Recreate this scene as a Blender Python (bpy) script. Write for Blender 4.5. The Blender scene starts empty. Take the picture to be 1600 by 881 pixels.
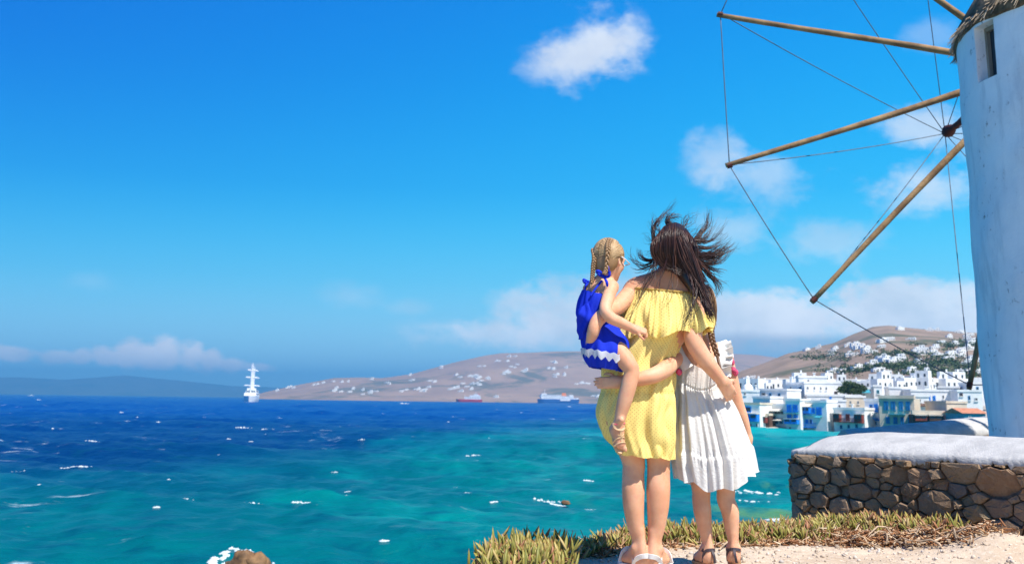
import bpy, bmesh, math, random
import numpy as np
from mathutils import Vector, Matrix, noise as mnoise
R = math.radians
rng = np.random.default_rng(7)
random.seed(7)
scene = bpy.context.scene
COL = scene.collection

# ------------------------------------------------------------------ camera
F_PX, PITCH, ROLL = 1650.0, R(11.0), 0.0133
PY0 = 625.6 - F_PX * math.tan(PITCH)
CAM = np.array([0.0, 0.0, 0.79])
FW = np.array([0, math.cos(PITCH), math.sin(PITCH)])
_r0 = np.array([1.0, 0, 0]); _u0 = np.array([0, -math.sin(PITCH), math.cos(PITCH)])
RT = _r0 * math.cos(ROLL) + _u0 * math.sin(ROLL)
UP = _u0 * math.cos(ROLL) - _r0 * math.sin(ROLL)
cd = bpy.data.cameras.new('camera'); cam = bpy.data.objects.new('camera', cd); COL.objects.link(cam)
M = Matrix.Identity(4)
for i in range(3):
    M[i][0], M[i][1], M[i][2], M[i][3] = RT[i], UP[i], -FW[i], CAM[i]
cam.matrix_world = M
cd.sensor_width = 36; cd.lens = 36 * F_PX / 1600; cd.shift_y = -(440.5 - PY0) / 1600
cd.clip_start = 0.1; cd.clip_end = 60000
cd.dof.use_dof = True; cd.dof.focus_distance = 5.25; cd.dof.aperture_fstop = 5.6
scene.camera = cam

# ------------------------------------------------------------------ light, world, exposure
SUN_AZ, SUN_EL = R(141), R(57)
sdir = Vector((math.sin(SUN_AZ) * math.cos(SUN_EL), math.cos(SUN_AZ) * math.cos(SUN_EL), math.sin(SUN_EL)))
sl = bpy.data.lights.new('sun', 'SUN'); so = bpy.data.objects.new('sun', sl); COL.objects.link(so)
sl.energy = 4.8; sl.angle = R(0.53); sl.color = (1.0, 0.95, 0.87)
so.rotation_euler = sdir.to_track_quat('Z', 'Y').to_euler(); so.location = (20, -20, 60)
scene.view_settings.view_transform = 'Standard'; scene.view_settings.look = 'None'
scene.view_settings.exposure = 0.66; scene.view_settings.gamma = 1
scene.cycles.max_bounces = 8; scene.cycles.volume_bounces = 0
scene.cycles.volume_step_rate = 1.0
scene.cycles.use_denoising = True


def dirpx(px, py):
    d = FW + (px - 800) / F_PX * RT - (py - PY0) / F_PX * UP
    return d


def P(px, py, Y):
    "world point seen at pixel (px, py) of the photograph at world depth Y"
    d = dirpx(px, py)
    return CAM + d * (Y / d[1])


def G(px, py, z=0.0):
    d = dirpx(px, py)
    return CAM + d * ((z - CAM[2]) / d[2])


def proj(p):
    v = np.asarray(p, float) - CAM; a = v @ FW
    return 800 + F_PX * (v @ RT) / a, PY0 - F_PX * (v @ UP) / a


def azel(px, py):
    d = dirpx(px, py); d = d / np.linalg.norm(d)
    return math.atan2(d[0], d[1]), math.asin(d[2])


class NT:
    "small helper to write node graphs"
    def __init__(s, tree): s.t = tree; s.n = tree.nodes; s.l = tree.links
    def add(s, typ, **kw):
        n = s.n.new(typ)
        for k, v in kw.items(): setattr(n, k, v)
        return n
    def put(s, sock, v):
        if isinstance(v, (int, float)): sock.default_value = v
        elif isinstance(v, (tuple, list)): sock.default_value = v
        else: s.l.new(v, sock)
    def m(s, op, a, b=0.0, c=None, clamp=False):
        n = s.add('ShaderNodeMath', operation=op, use_clamp=clamp)
        s.put(n.inputs[0], a); s.put(n.inputs[1], b)
        if c is not None: s.put(n.inputs[2], c)
        return n.outputs[0]
    def mix(s, fac, a, b, blend='MIX'):
        n = s.add('ShaderNodeMix', data_type='RGBA', blend_type=blend)
        s.put(n.inputs[0], fac)
        for k, v in ((6, a), (7, b)):
            if isinstance(v, (tuple, list)) and len(v) == 3: v = (*v, 1)
            s.put(n.inputs[k], v)
        return n.outputs[2]
    def noise(s, vec, scale, detail=4, rough=.55, dist=0.0, dims='3D'):
        n = s.add('ShaderNodeTexNoise', noise_dimensions=dims)
        if vec is not None: s.l.new(vec, n.inputs['Vector'])
        n.inputs['Scale'].default_value = scale; n.inputs['Detail'].default_value = detail
        n.inputs['Roughness'].default_value = rough; n.inputs['Distortion'].default_value = dist
        return n.outputs['Fac']
    def ramp(s, fac, stops, interp='LINEAR'):
        n = s.add('ShaderNodeValToRGB'); n.color_ramp.interpolation = interp
        el = n.color_ramp.elements
        while len(el) < len(stops): el.new(0.5)
        for e, (p, c) in zip(el, stops):
            e.position = p; e.color = (*c, 1) if len(c) == 3 else c
        s.l.new(fac, n.inputs[0]); return n.outputs[0]
    def map(s, vec, scale=(1, 1, 1), loc=(0, 0, 0), rot=(0, 0, 0)):
        n = s.add('ShaderNodeMapping'); s.l.new(vec, n.inputs[0])
        n.inputs['Scale'].default_value = scale; n.inputs['Location'].default_value = loc; n.inputs['Rotation'].default_value = rot
        return n.outputs[0]
    def smooth(s, x, a, b):
        n = s.add('ShaderNodeMapRange', interpolation_type='SMOOTHSTEP')
        s.put(n.inputs[0], x); n.inputs[1].default_value = a; n.inputs[2].default_value = b
        return n.outputs[0]


world = bpy.data.worlds.new('World'); scene.world = world; world.use_nodes = True
w = NT(world.node_tree); w.n.clear()
sky = w.add('ShaderNodeTexSky', sky_type='NISHITA'); sky.sun_disc = False
sky.sun_elevation = SUN_EL; sky.sun_rotation = SUN_AZ
sky.air_density = 1.0; sky.dust_density = 0.35; sky.ozone_density = 3.0; sky.altitude = 0
hs = w.add('ShaderNodeHueSaturation'); w.l.new(sky.outputs[0], hs.inputs['Color'])
hs.inputs['Saturation'].default_value = 1.32; hs.inputs['Hue'].default_value = 0.497; hs.inputs['Value'].default_value = 1.0
geo = w.add('ShaderNodeTexCoord'); sep = w.add('ShaderNodeSeparateXYZ'); w.l.new(geo.outputs['Generated'], sep.inputs[0])
AZ = w.m('ARCTAN2', sep.outputs[0], sep.outputs[1]); EL = w.m('ARCSINE', sep.outputs[2])
GR = [(0, (4.0, 6.7, 8.0)), (.03, (3.0, 6.0, 7.5)), (.07, (.85, 4.85, 7.0)), (.125, (.0, 3.4, 6.7)), (.25, (.0, 1.65, 5.6)), (.5, (.0, 1.3, 4.6)), (1, (.0, .9, 3.4))]
grad = w.mix(1.0, w.ramp(w.m('DIVIDE', EL, 1.5708, clamp=True), [(p_, tuple(k / 10 for k in c_)) for p_, c_ in GR], 'B_SPLINE'), (10, 10, 10), 'MULTIPLY')
side = w.smooth(AZ, -.85, .75)
left_ = w.mix(w.smooth(EL, .04, .32), (.80, .88, .95), (.22, .47, .83))
grad = w.mix(side, w.mix(1.0, grad, left_, 'MULTIPLY'), w.mix(1.0, grad, (1.3, 1.14, 1.06), 'MULTIPLY'))
skycol = w.mix(.985, hs.outputs[0], grad)
nvec = w.map(geo.outputs['Generated'], scale=(1, 1, 1.5))
n1 = w.noise(nvec, 26, 8, .6, .25); n2 = w.noise(nvec, 9, 5, .55, .2); n3 = w.noise(nvec, 75, 5, .55, .1)
nz = w.m('ADD', w.m('ADD', w.m('MULTIPLY', w.m('SUBTRACT', n1, .5), 1.5), w.m('MULTIPLY', w.m('SUBTRACT', n2, .5), 1.3)), w.m('MULTIPLY', w.m('SUBTRACT', n3, .5), .7))
# cumulus blobs: photo pixel centre, half sizes in pixels, strength, edge softness
CL = [(940, 68, 64, 62, 1.0, 1.1), (900, 92, 64, 50, .95, 1.1), (848, 108, 44, 32, .6, 1.2), (985, 55, 36, 46, .75, 1.1),
      (1120, 250, 60, 50, .55, 1.0), (1190, 275, 95, 45, .55, 1.0), (1445, 200, 80, 34, .75, .9), (1450, 290, 95, 45, .75, .9),
      (1455, 55, 55, 26, .28, 1.0), (1540, 215, 90, 60, .5, 1.0), (1300, 380, 90, 38, .5, 1.0), (1140, 360, 75, 36, .5, 1.0),
      (1400, 495, 160, 52, 1.0, .6), (1240, 500, 150, 48, 1.0, .6), (1560, 490, 120, 55, 1.0, .6), (1100, 500, 130, 45, .9, .7),
      (890, 488, 95, 52, .85, .9), (960, 470, 80, 45, .8, .9), (760, 525, 150, 28, .6, 1.1), (860, 520, 170, 36, .75, .9), (690, 510, 90, 14, .3, 1.1),
      (15, 553, 38, 13, .9, .5), (95, 558, 32, 12, .8, .5), (128, 557, 24, 14, .85, .5), (165, 557, 26, 18, .95, .5), (200, 552, 28, 25, 1.0, .5), (232, 557, 26, 20, 1.0, .5), (262, 551, 30, 28, 1.0, .5), (300, 553, 28, 27, 1.0, .5), (330, 561, 28, 21, 1.0, .5), (362, 569, 28, 15, .9, .5), (402, 574, 36, 10, .8, .5),
      (1420, 470, 120, 40, .9, .7), (1500, 455, 70, 26, .7, .8), (1200, 478, 70, 34, .8, .8), (820, 480, 60, 34, .6, .9), (550, 462, 60, 22, .22, 1.2), (640, 480, 40, 14, .22, 1.2), (140, 440, 50, 18, .12, 1.3), (-160, 545, 160, 30, .8, .7), (1800, 420, 200, 90, .8, .7), (2000, 200, 220, 60, .6, .9), (-500, 480, 200, 40, .5, .9)]
dens = None
for (cx, cy, rx, ry, st, sf) in CL:
    a0, e0 = azel(cx, cy)
    a1, e1 = azel(cx + rx, cy); a2, e2 = azel(cx, cy - ry)
    ra = max(1e-3, math.hypot((a1 - a0) * math.cos(e0), e1 - e0)) / math.cos(e0); re = abs(e2 - e0)
    da = w.m('DIVIDE', w.m('SUBTRACT', AZ, a0), ra); de = w.m('DIVIDE', w.m('SUBTRACT', EL, e0), re)
    d2 = w.m('ADD', w.m('MULTIPLY', da, da), w.m('MULTIPLY', de, de))
    base = w.m('SUBTRACT', 1.0, w.m('SQRT', d2))
    v = w.m('MULTIPLY', w.smooth(w.m('ADD', base, w.m('MULTIPLY', nz, .9)), -.16, .92 * sf), st)
    v = w.m('MULTIPLY', v, w.smooth(base, -.9, -.1))
    if dens is None: dens = v
    else: dens = w.m('SUBTRACT', 1.0, w.m('MULTIPLY', w.m('SUBTRACT', 1.0, dens), w.m('SUBTRACT', 1.0, v)))
dens = w.m('MULTIPLY', dens, .86, clamp=True)
# cloud colour: sunlit white, greyer and warmer low down in the thick air
lowf = w.smooth(EL, .17, .03)
ccol = w.mix(lowf, (6.5, 6.8, 7.0), (9.0, 8.6, 8.6))
ccol = w.mix(w.smooth(n2, .35, .7), ccol, (5.3, 5.6, 6.1))
final = w.mix(dens, skycol, ccol)
# slate blue shaded underside of the cloud bank low over the hills on the right
ba, be = azel(1230, 548); da = w.m('DIVIDE', w.m('SUBTRACT', AZ, ba), .19); de = w.m('DIVIDE', w.m('SUBTRACT', EL, be), .020)
bank = w.m('MULTIPLY', w.smooth(w.m('ADD', w.m('SUBTRACT', 1.0, w.m('SQRT', w.m('ADD', w.m('MULTIPLY', da, da), w.m('MULTIPLY', de, de)))), w.m('MULTIPLY', nz, .25)), .0, .6), .62)
final = w.mix(bank, final, (3.4, 3.7, 4.4))
bg = w.add('ShaderNodeBackground'); bg.inputs['Strength'].default_value = 0.096
w.l.new(final, bg.inputs['Color'])
wo = w.add('ShaderNodeOutputWorld'); w.l.new(bg.outputs[0], wo.inputs['Surface'])


# ------------------------------------------------------------------ helpers
def tag(o, label=None, cat=None, group=None, kind=None):
    if label: o['label'] = label
    if cat: o['category'] = cat
    if group: o['group'] = group
    if kind: o['kind'] = kind
    return o


def empty(name, loc, label, cat, group=None):
    o = bpy.data.objects.new(name, None); COL.objects.link(o); o.location = Vector(loc); o.empty_display_size = .2
    return tag(o, label, cat, group)


def link(name, me, mats=None, parent=None, smooth=False):
    o = bpy.data.objects.new(name, me); COL.objects.link(o)
    if mats is not None:
        for m_ in (mats if isinstance(mats, (list, tuple)) else [mats]): me.materials.append(m_)
    if smooth and len(me.polygons): me.polygons.foreach_set('use_smooth', [True] * len(me.polygons))
    if parent is not None:
        o.parent = parent
        # geometry is written in world coordinates: undo the parents' offsets
        off = Vector((0, 0, 0)); q = parent
        while q is not None: off += q.location; q = q.parent
        o.location = -off if o.get('_local') is None else (0, 0, 0)
    return o


def mesh_np(name, V, Fq):
    me = bpy.data.meshes.new(name)
    V = np.asarray(V, np.float32); Fq = np.asarray(Fq, np.int32)
    k = Fq.shape[1]
    me.vertices.add(len(V)); me.vertices.foreach_set('co', V.ravel())
    me.loops.add(Fq.size); me.loops.foreach_set('vertex_index', Fq.ravel())
    me.polygons.add(len(Fq)); me.polygons.foreach_set('loop_start', np.arange(0, Fq.size, k, dtype=np.int32))
    me.update(calc_edges=True); me.validate()
    return me


class MB:
    "collects polygons of one mesh"
    def __init__(s): s.v = []; s.f = []; s.mi = []
    def raw(s, vs, fs, mi=0):
        b = len(s.v); s.v += [tuple(float(c) for c in p) for p in vs]
        for f in fs: s.f.append([b + i for i in f]); s.mi.append(mi)
    def box(s, c, size, rot=None, mi=0, taper=1.0):
        hx, hy, hz = size[0] / 2, size[1] / 2, size[2] / 2
        vs = []
        for z in (-1, 1):
            t = taper if z > 0 else 1
            for x, y in ((-1, -1), (1, -1), (1, 1), (-1, 1)):
                vs.append(np.array([x * hx * t, y * hy * t, z * hz]))
        if rot is not None: vs = [rot @ q for q in vs]
        s.raw([q + np.asarray(c, float) for q in vs], [(0, 3, 2, 1), (4, 5, 6, 7), (0, 1, 5, 4), (1, 2, 6, 5), (2, 3, 7, 6), (3, 0, 4, 7)], mi)
    def tube(s, pts, rad, n=6, mi=0, flat=None, caps=True):
        pts = [np.asarray(p, float) for p in pts]
        if not hasattr(rad, '__len__'): rad = [rad] * len(pts)
        b = len(s.v); prev = None
        for i, p in enumerate(pts):
            t = pts[min(i + 1, len(pts) - 1)] - pts[max(i - 1, 0)]
            t = t / (np.linalg.norm(t) + 1e-9)
            if prev is None:
                a = np.array([0, 0, 1.0]) if abs(t[2]) < .9 else np.array([1.0, 0, 0])
                if flat is not None: a = np.asarray(flat, float)
            else: a = prev
            x = a - t * (a @ t); x /= np.linalg.norm(x) + 1e-9; prev = x
            y = np.cross(t, x); k = 1.0 if flat is None else 0.3
            for j in range(n):
                an = 2 * math.pi * j / n
                s.v.append(tuple(p + rad[i] * (k * math.cos(an) * x + math.sin(an) * y)))
        for i in range(len(pts) - 1):
            for j in range(n):
                j2 = (j + 1) % n
                s.f.append([b + i * n + j, b + i * n + j2, b + (i + 1) * n + j2, b + (i + 1) * n + j]); s.mi.append(mi)
        if caps:
            s.f.append([b + j for j in range(n)][::-1]); s.mi.append(mi)
            e = b + (len(pts) - 1) * n
            s.f.append([e + j for j in range(n)]); s.mi.append(mi)
    def ball(s, c, r, nu=10, nv=7, mi=0, jit=0.0):
        if not hasattr(r, '__len__'): r = (r, r, r)
        b = len(s.v)
        for i in range(nv + 1):
            ph = math.pi * i / nv
            for j in range(nu):
                th = 2 * math.pi * j / nu
                q = 1 + (random.uniform(-jit, jit) if jit else 0)
                s.v.append((c[0] + q * r[0] * math.sin(ph) * math.cos(th), c[1] + q * r[1] * math.sin(ph) * math.sin(th), c[2] + q * r[2] * math.cos(ph)))
        for i in range(nv):
            for j in range(nu):
                j2 = (j + 1) % nu
                s.f.append([b + i * nu + j, b + (i + 1) * nu + j, b + (i + 1) * nu + j2, b + i * nu + j2]); s.mi.append(mi)
    def grid(s, pts, mi=0, closed_u=False):
        "pts[v][u]"
        b = len(s.v); nv = len(pts); nu = len(pts[0])
        for row in pts: s.v += [tuple(float(c) for c in p) for p in row]
        for i in range(nv - 1):
            for j in range(nu if closed_u else nu - 1):
                j2 = (j + 1) % nu
                s.f.append([b + i * nu + j, b + i * nu + j2, b + (i + 1) * nu + j2, b + (i + 1) * nu + j]); s.mi.append(mi)
    def build(s, name, mats, parent=None, smooth=False, local=None):
        me = bpy.data.meshes.new(name); me.from_pydata(s.v, [], s.f); me.update()
        o = link(name, me, mats, parent, smooth)
        if any(s.mi): me.polygons.foreach_set('material_index', s.mi)
        if local is not None: o.location = local
        return o


def _hash(ix, iy, seed):
    h = (ix.astype(np.int64) * 374761393 + iy.astype(np.int64) * 668265263 + seed * 982451653) & 0x7fffffff
    h = ((h ^ (h >> 13)) * 1274126177) & 0x7fffffff
    return ((h ^ (h >> 16)) & 0xffff) / 65535.0


def vnoise(x, y, seed=0):
    x = np.asarray(x, float); y = np.asarray(y, float)
    ix = np.floor(x); iy = np.floor(y); fx = x - ix; fy = y - iy
    fx = fx * fx * (3 - 2 * fx); fy = fy * fy * (3 - 2 * fy)
    a = _hash(ix, iy, seed); b = _hash(ix + 1, iy, seed); c = _hash(ix, iy + 1, seed); d = _hash(ix + 1, iy + 1, seed)
    return (a * (1 - fx) + b * fx) * (1 - fy) + (c * (1 - fx) + d * fx) * fy


def fbm(x, y, oct=4, seed=0):
    s = 0; a = .5; t = 0
    for i in range(oct):
        s = s + a * vnoise(np.asarray(x) * 2 ** i + i * 17.3, np.asarray(y) * 2 ** i - i * 9.1, seed + i); t += a; a *= .5
    return s / t


def sstep(x, a, b):
    t = np.clip((np.asarray(x, float) - a) / (b - a), 0, 1); return t * t * (3 - 2 * t)


# ------------------------------------------------------------------ materials
def new_mat(name):
    m_ = bpy.data.materials.new(name); m_.use_nodes = True
    nt = NT(m_.node_tree); b = nt.n['Principled BSDF']
    return m_, nt, b


def mat(name, col, rough=.8, spec=.3, var=.12, scale=8.0, bump=0.0, bscale=None, metal=0.0, col2=None, coord='Object', stretch=(1, 1, 1), sss=0.0):
    m_, nt, b = new_mat(name)
    tc = nt.add('ShaderNodeTexCoord').outputs[coord]
    v = nt.map(tc, scale=stretch)
    f = nt.noise(v, scale, 5, .6)
    c2 = col2 if col2 is not None else tuple(min(1, max(0, c * (1 - 2.2 * var))) for c in col)
    c1 = col if col2 is not None else tuple(min(1, c * (1 + var)) for c in col)
    fac = nt.smooth(f, .32, .68)
    nt.l.new(nt.mix(fac, c1, c2), b.inputs['Base Color'])
    b.inputs['Roughness'].default_value = rough; b.inputs['Specular IOR Level'].default_value = spec; b.inputs['Metallic'].default_value = metal
    if sss:
        b.inputs['Subsurface Weight'].default_value = sss; b.inputs['Subsurface Radius'].default_value = (1, .35, .18); b.inputs['Subsurface Scale'].default_value = .012
    if bump:
        bn = nt.add('ShaderNodeBump'); bn.inputs['Strength'].default_value = bump; bn.inputs['Distance'].default_value = .02
        nt.l.new(nt.noise(v, bscale or scale * 4, 6, .65), bn.inputs['Height']); nt.l.new(bn.outputs[0], b.inputs['Normal'])
    return m_


def attr_mat(name, stops, rough=.7, spec=.3, tip=None, trans=0.0, sheen=0.0):
    "colour by the per-piece random attribute rnd (and along the piece by attribute len)"
    m_, nt, b = new_mat(name)
    a = nt.add('ShaderNodeAttribute', attribute_name='rnd').outputs['Fac']
    c = nt.ramp(a, stops)
    if tip is not None:
        l = nt.add('ShaderNodeAttribute', attribute_name='len').outputs['Fac']
        c = nt.mix(nt.smooth(l, tip[0], 1.0), c, tip[1])
    nt.l.new(c, b.inputs['Base Color']); b.inputs['Roughness'].default_value = rough; b.inputs['Specular IOR Level'].default_value = spec
    if trans: 
        tr = nt.add('ShaderNodeBsdfTranslucent'); nt.l.new(c, tr.inputs[0]); mx = nt.add('ShaderNodeMixShader'); mx.inputs[0].default_value = trans
        nt.l.new(b.outputs[0], mx.inputs[1]); nt.l.new(tr.outputs[0], mx.inputs[2]); nt.l.new(mx.outputs[0], nt.n['Material Output'].inputs[0])
    return m_


def cloth(name, col, trans=.25, rough=.85, dots=None, bump=.15, wscale=220, sheen=.2):
    m_, nt, b = new_mat(name)
    uv = nt.add('ShaderNodeUVMap').outputs[0]
    n = nt.noise(uv, 14, 4, .6)
    c = nt.mix(nt.smooth(n, .3, .7), tuple(min(1, k * 1.03) for k in col), tuple(k * .93 for k in col))
    if dots:
        vo = nt.add('ShaderNodeTexVoronoi', voronoi_dimensions='2D', feature='F1'); vo.inputs['Randomness'].default_value = 0
        vo.inputs['Scale'].default_value = 1 / dots[0]
        nt.l.new(nt.map(uv, rot=(0, 0, R(45))), vo.inputs['Vector'])
        c = nt.mix(nt.smooth(vo.outputs['Distance'], dots[1] + .07, dots[1] - .07), c, dots[2])
    nt.l.new(c, b.inputs['Base Color']); b.inputs['Roughness'].default_value = rough; b.inputs['Specular IOR Level'].default_value = .2
    bn = nt.add('ShaderNodeBump'); bn.inputs['Strength'].default_value = bump; bn.inputs['Distance'].default_value = .01
    nt.l.new(nt.noise(uv, wscale * .25, 4, .7), bn.inputs['Height']); nt.l.new(bn.outputs[0], b.inputs['Normal'])
    tr = nt.add('ShaderNodeBsdfTranslucent'); nt.l.new(c, tr.inputs[0]); nt.l.new(bn.outputs[0], tr.inputs[1])
    mx = nt.add('ShaderNodeMixShader'); mx.inputs[0].default_value = trans
    nt.l.new(b.outputs[0], mx.inputs[1]); nt.l.new(tr.outputs[0], mx.inputs[2]); nt.l.new(mx.outputs[0], nt.n['Material Output'].inputs[0])
    return m_
# ------------------------------------------------------------------ sea
SEA = -4.7
def wave_z(x, y):
    d = np.hypot(x, y)
    z = np.zeros_like(x); rs = np.random.default_rng(3)
    for i in range(16):
        L = 1.3 * 1.32 ** i; an = R(70) + rs.normal(0, .5); k = 2 * math.pi / L
        amp = .024 * L ** .62 * np.clip(1.6 - d / (L * 190), 0, 1)
        ph = k * (x * math.cos(an) + y * math.sin(an)) + rs.uniform(0, 6.28) + 1.6 * vnoise(x / (L * 3.1), y / (L * 3.1), i)
        z = z + amp * (1 - 2 * np.abs(np.sin(ph / 2)) ** 1.2 + .3)
    return z * (.55 + .9 * fbm(x / 30, y / 30, 3, 5)) * np.clip(1.4 - d / 1500, .0, 1)

nr, na = 640, 520
rad = 9.0 * np.exp(np.linspace(0, math.log(14000 / 9.0), nr)); ang = np.radians(np.linspace(-75, 68, na))
AA, RR = np.meshgrid(ang, rad)
X = RR * np.sin(AA); Yy = RR * np.cos(AA); Z = SEA + wave_z(X, Yy)
idx = np.arange(nr * na).reshape(nr, na)
Fq = np.stack([idx[:-1, :-1], idx[:-1, 1:], idx[1:, 1:], idx[1:, :-1]], -1).reshape(-1, 4)
me = mesh_np('sea', np.stack([X, Yy, Z], -1).reshape(-1, 3), Fq)
m_, nt, b = new_mat('sea_water')
pos = nt.add('ShaderNodeNewGeometry').outputs['Position']; sp = nt.add('ShaderNodeSeparateXYZ'); nt.l.new(pos, sp.inputs[0])
px_, py_ = sp.outputs[0], sp.outputs[1]
dist = nt.m('SQRT', nt.m('ADD', nt.m('MULTIPLY', px_, px_), nt.m('MULTIPLY', py_, py_)))
flat = nt.map(pos, scale=(1, .42, 0))
nA = nt.noise(flat, .035, 5, .6, .6); nB = nt.noise(nt.map(pos, scale=(1, .6, 0), loc=(31, 7, 0)), .16, 5, .62, .5); nC = nt.noise(nt.map(pos, scale=(.6, 1, 0)), .55, 4, .6, .3)
# how far inside the shallow bay (0 deep ... 1 sandy shallow)
s_ = nt.m('ADD', px_, nt.m('ADD', 25.0 , nt.m('MULTIPLY', nt.m('SUBTRACT', py_, 70.0), -.25)))
s_ = nt.m('ADD', s_, nt.m('MULTIPLY', nt.m('SUBTRACT', nA, .5), 34.0))
s_ = nt.m('DIVIDE', s_, nt.m('ADD', 16.0, nt.m('MULTIPLY', dist, .09)))
shal = nt.smooth(s_, -.9, 1.0)
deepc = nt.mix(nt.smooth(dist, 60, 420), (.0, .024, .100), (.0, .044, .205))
shallow = nt.mix(nt.smooth(nB, .35, .68), (.0, .120, .128), (.0, .225, .200))
shallow = nt.mix(nt.smooth(dist, 260, 90), (.0, .31, .30), shallow)
shallow = nt.mix(nt.smooth(nA, .62, .40), shallow, (.0, .092, .112))
wc = nt.mix(shal, deepc, shallow)
wc = nt.mix(nt.m('MULTIPLY', nt.smooth(nC, .50, .70), nt.smooth(dist, 400, 40)), wc, nt.mix(.6, wc, (.0, .045, .085)))
# green weed patches over shallow sand, off the headland
wc = nt.mix(nt.m('MULTIPLY', nt.m('MULTIPLY', nt.smooth(nB, .58, .72), nt.smooth(px_, 2, 12)), nt.smooth(dist, 120, 50)), wc, (.07, .20, .09))
# thin broken foam streaks blown along by the wind
fo = nt.noise(nt.map(pos, scale=(.55, 1.5, 0), rot=(0, 0, R(-8))), .42, 6, .62, .9)
fo2 = nt.noise(nt.map(pos, scale=(1, .35, 0)), .05, 3, .5)
foam = nt.m('MULTIPLY', nt.smooth(nt.m('ADD', fo, nt.m('MULTIPLY', nt.m('SUBTRACT', fo2, .5), .40)), .66, .78), .60)
wc = nt.mix(foam, wc, (.70, .80, .83))
nt.l.new(wc, b.inputs['Base Color'])
b.inputs['Roughness'].default_value = .32; b.inputs['IOR'].default_value = 1.33; b.inputs['Specular IOR Level'].default_value = .14
bn = nt.add('ShaderNodeBump'); bn.inputs['Strength'].default_value = .95; bn.inputs['Distance'].default_value = .22
hb = nt.m('ADD', nt.noise(nt.map(pos, scale=(.7, 1.2, 0)), 1.1, 6, .62, .4), nt.m('MULTIPLY', nt.noise(nt.map(pos, scale=(.6, 1.1, 0)), .25, 5, .6, .3), 2.5))
nt.l.new(hb, bn.inputs['Height']); nt.l.new(bn.outputs[0], b.inputs['Normal'])
sea = link('sea', me, m_, smooth=True); tag(sea, 'windy sea, deep blue offshore and turquoise close in', kind='structure')

M_foam = mat('foam', (.54, .60, .62), .9, .1, .05, 12, .6, 30)
def foam_patch(mb, cx, cy, L, W, H, seed, rot=0.0):
    "low lumpy mound of broken water lying on the sea"
    nu, nv = 16, 6; rs = random.Random(seed); ph = rs.uniform(0, 99); base = SEA + float(wave_z(np.array([cx]), np.array([cy]))[0]) - .005
    rows = []
    for i in range(nv + 1):
        t = i / nv; row = []
        for j in range(nu):
            th = 2 * math.pi * j / nu
            e = 1 + .55 * mnoise.noise(Vector((math.cos(th) * 1.7 + ph, math.sin(th) * 1.7, 3.1)))
            x = L * .5 * math.cos(th) * t * e; y = W * .5 * math.sin(th) * t * e + .12 * L * mnoise.noise(Vector((x / L * 3 + ph, 1, 2)))
            hz = .42 * H * (1 - t ** 2) * (.5 + 1.0 * abs(mnoise.noise(Vector((x * 3 / max(W, .2) + ph, y * 3 / max(W, .2), 5)))) * 2) if i else H * .8
            if i == nv: hz = -.06
            row.append((cx + x * math.cos(rot) - y * math.sin(rot), cy + x * math.sin(rot) + y * math.cos(rot), base + hz))
        rows.append(row)
    mb.grid(rows[::-1], closed_u=True)
wcaps = MB(); rs = random.Random(5)
def cap(px, py, wpx, hpx, seed):
    yh = 615.1 + .0133 * px; Y = (CAM[2] - SEA) * F_PX / (py - yh); p = P(px, py, Y)
    k = 1 if wpx < 8 else 4 if wpx < 20 else 9; Lw = wpx * Y / F_PX
    for j in range(k):
        if k == 1: foam_patch(wcaps, p[0], p[1], Lw, max(.3, Lw * .35), hpx * Y / F_PX, seed, rs.uniform(-.15, .15)); break
        u = (j + .5) / k - .5 + rs.uniform(-.4, .4) / k; s_ = (1.15 - 1.6 * abs(u + .1)) * rs.uniform(.55, 1.1)
        foam_patch(wcaps, p[0] + u * Lw, p[1] + rs.uniform(-.10, .10) * Lw - .2 * u * Lw, max(.2, Lw * s_ * 1.5 / k), max(.2, Lw * s_ * .8 / k), hpx * Y / F_PX * s_, seed * 31 + j, rs.uniform(-.3, .3))
for i, (px, py, wp, hp) in enumerate([(28, 739, 26, 3), (402, 801, 46, 4), (470, 799, 30, 4), (570, 796, 60, 2.5), (243, 687, 16, 3), (248, 666, 9, 3), (303, 651, 8, 3), (320, 651, 9, 3),
        (345, 662, 10, 3), (380, 671, 26, 3), (427, 676, 12, 3), (437, 655, 8, 3), (413, 676, 12, 2), (150, 687, 34, 2), (190, 644, 8, 2.5), (12, 634, 14, 2), (50, 618, 12, 2), (520, 740, 22, 3), (740, 706, 26, 4),
        (857, 777, 46, 5), (872, 780, 24, 3), (910, 785, 40, 2), (925, 751, 26, 3), (632, 631, 16, 3), (600, 853, 12, 4), (718, 720, 60, 2.5), (280, 798, 40, 2.5), (320, 785, 14, 3), (246, 811, 14, 4), (120, 733, 60, 2), (178, 772, 30, 2),
        (1150, 763, 50, 3), (1190, 762, 80, 3), (1200, 752, 40, 2), (1180, 775, 50, 2), (787, 642, 9, 2), (815, 650, 8, 2), (670, 668, 12, 2), (710, 650, 9, 2), (565, 690, 12, 2), (1214, 706, 10, 3), (965, 700, 10, 2)]):
    cap(px, py, wp, hp, i)
for i in range(75):
    px = rs.uniform(-60, 1180); py = 620 + .0133 * px + 4 + 190 * rs.random() ** 2.4
    cap(px, py, rs.uniform(3, 9) * (1 if py < 700 else 1.3), rs.uniform(.6, 1.6), 100 + i)
o = wcaps.build('whitecaps', M_foam, smooth=True); tag(o, 'small white crests breaking all over the windy sea', 'whitecaps', kind='stuff')

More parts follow.
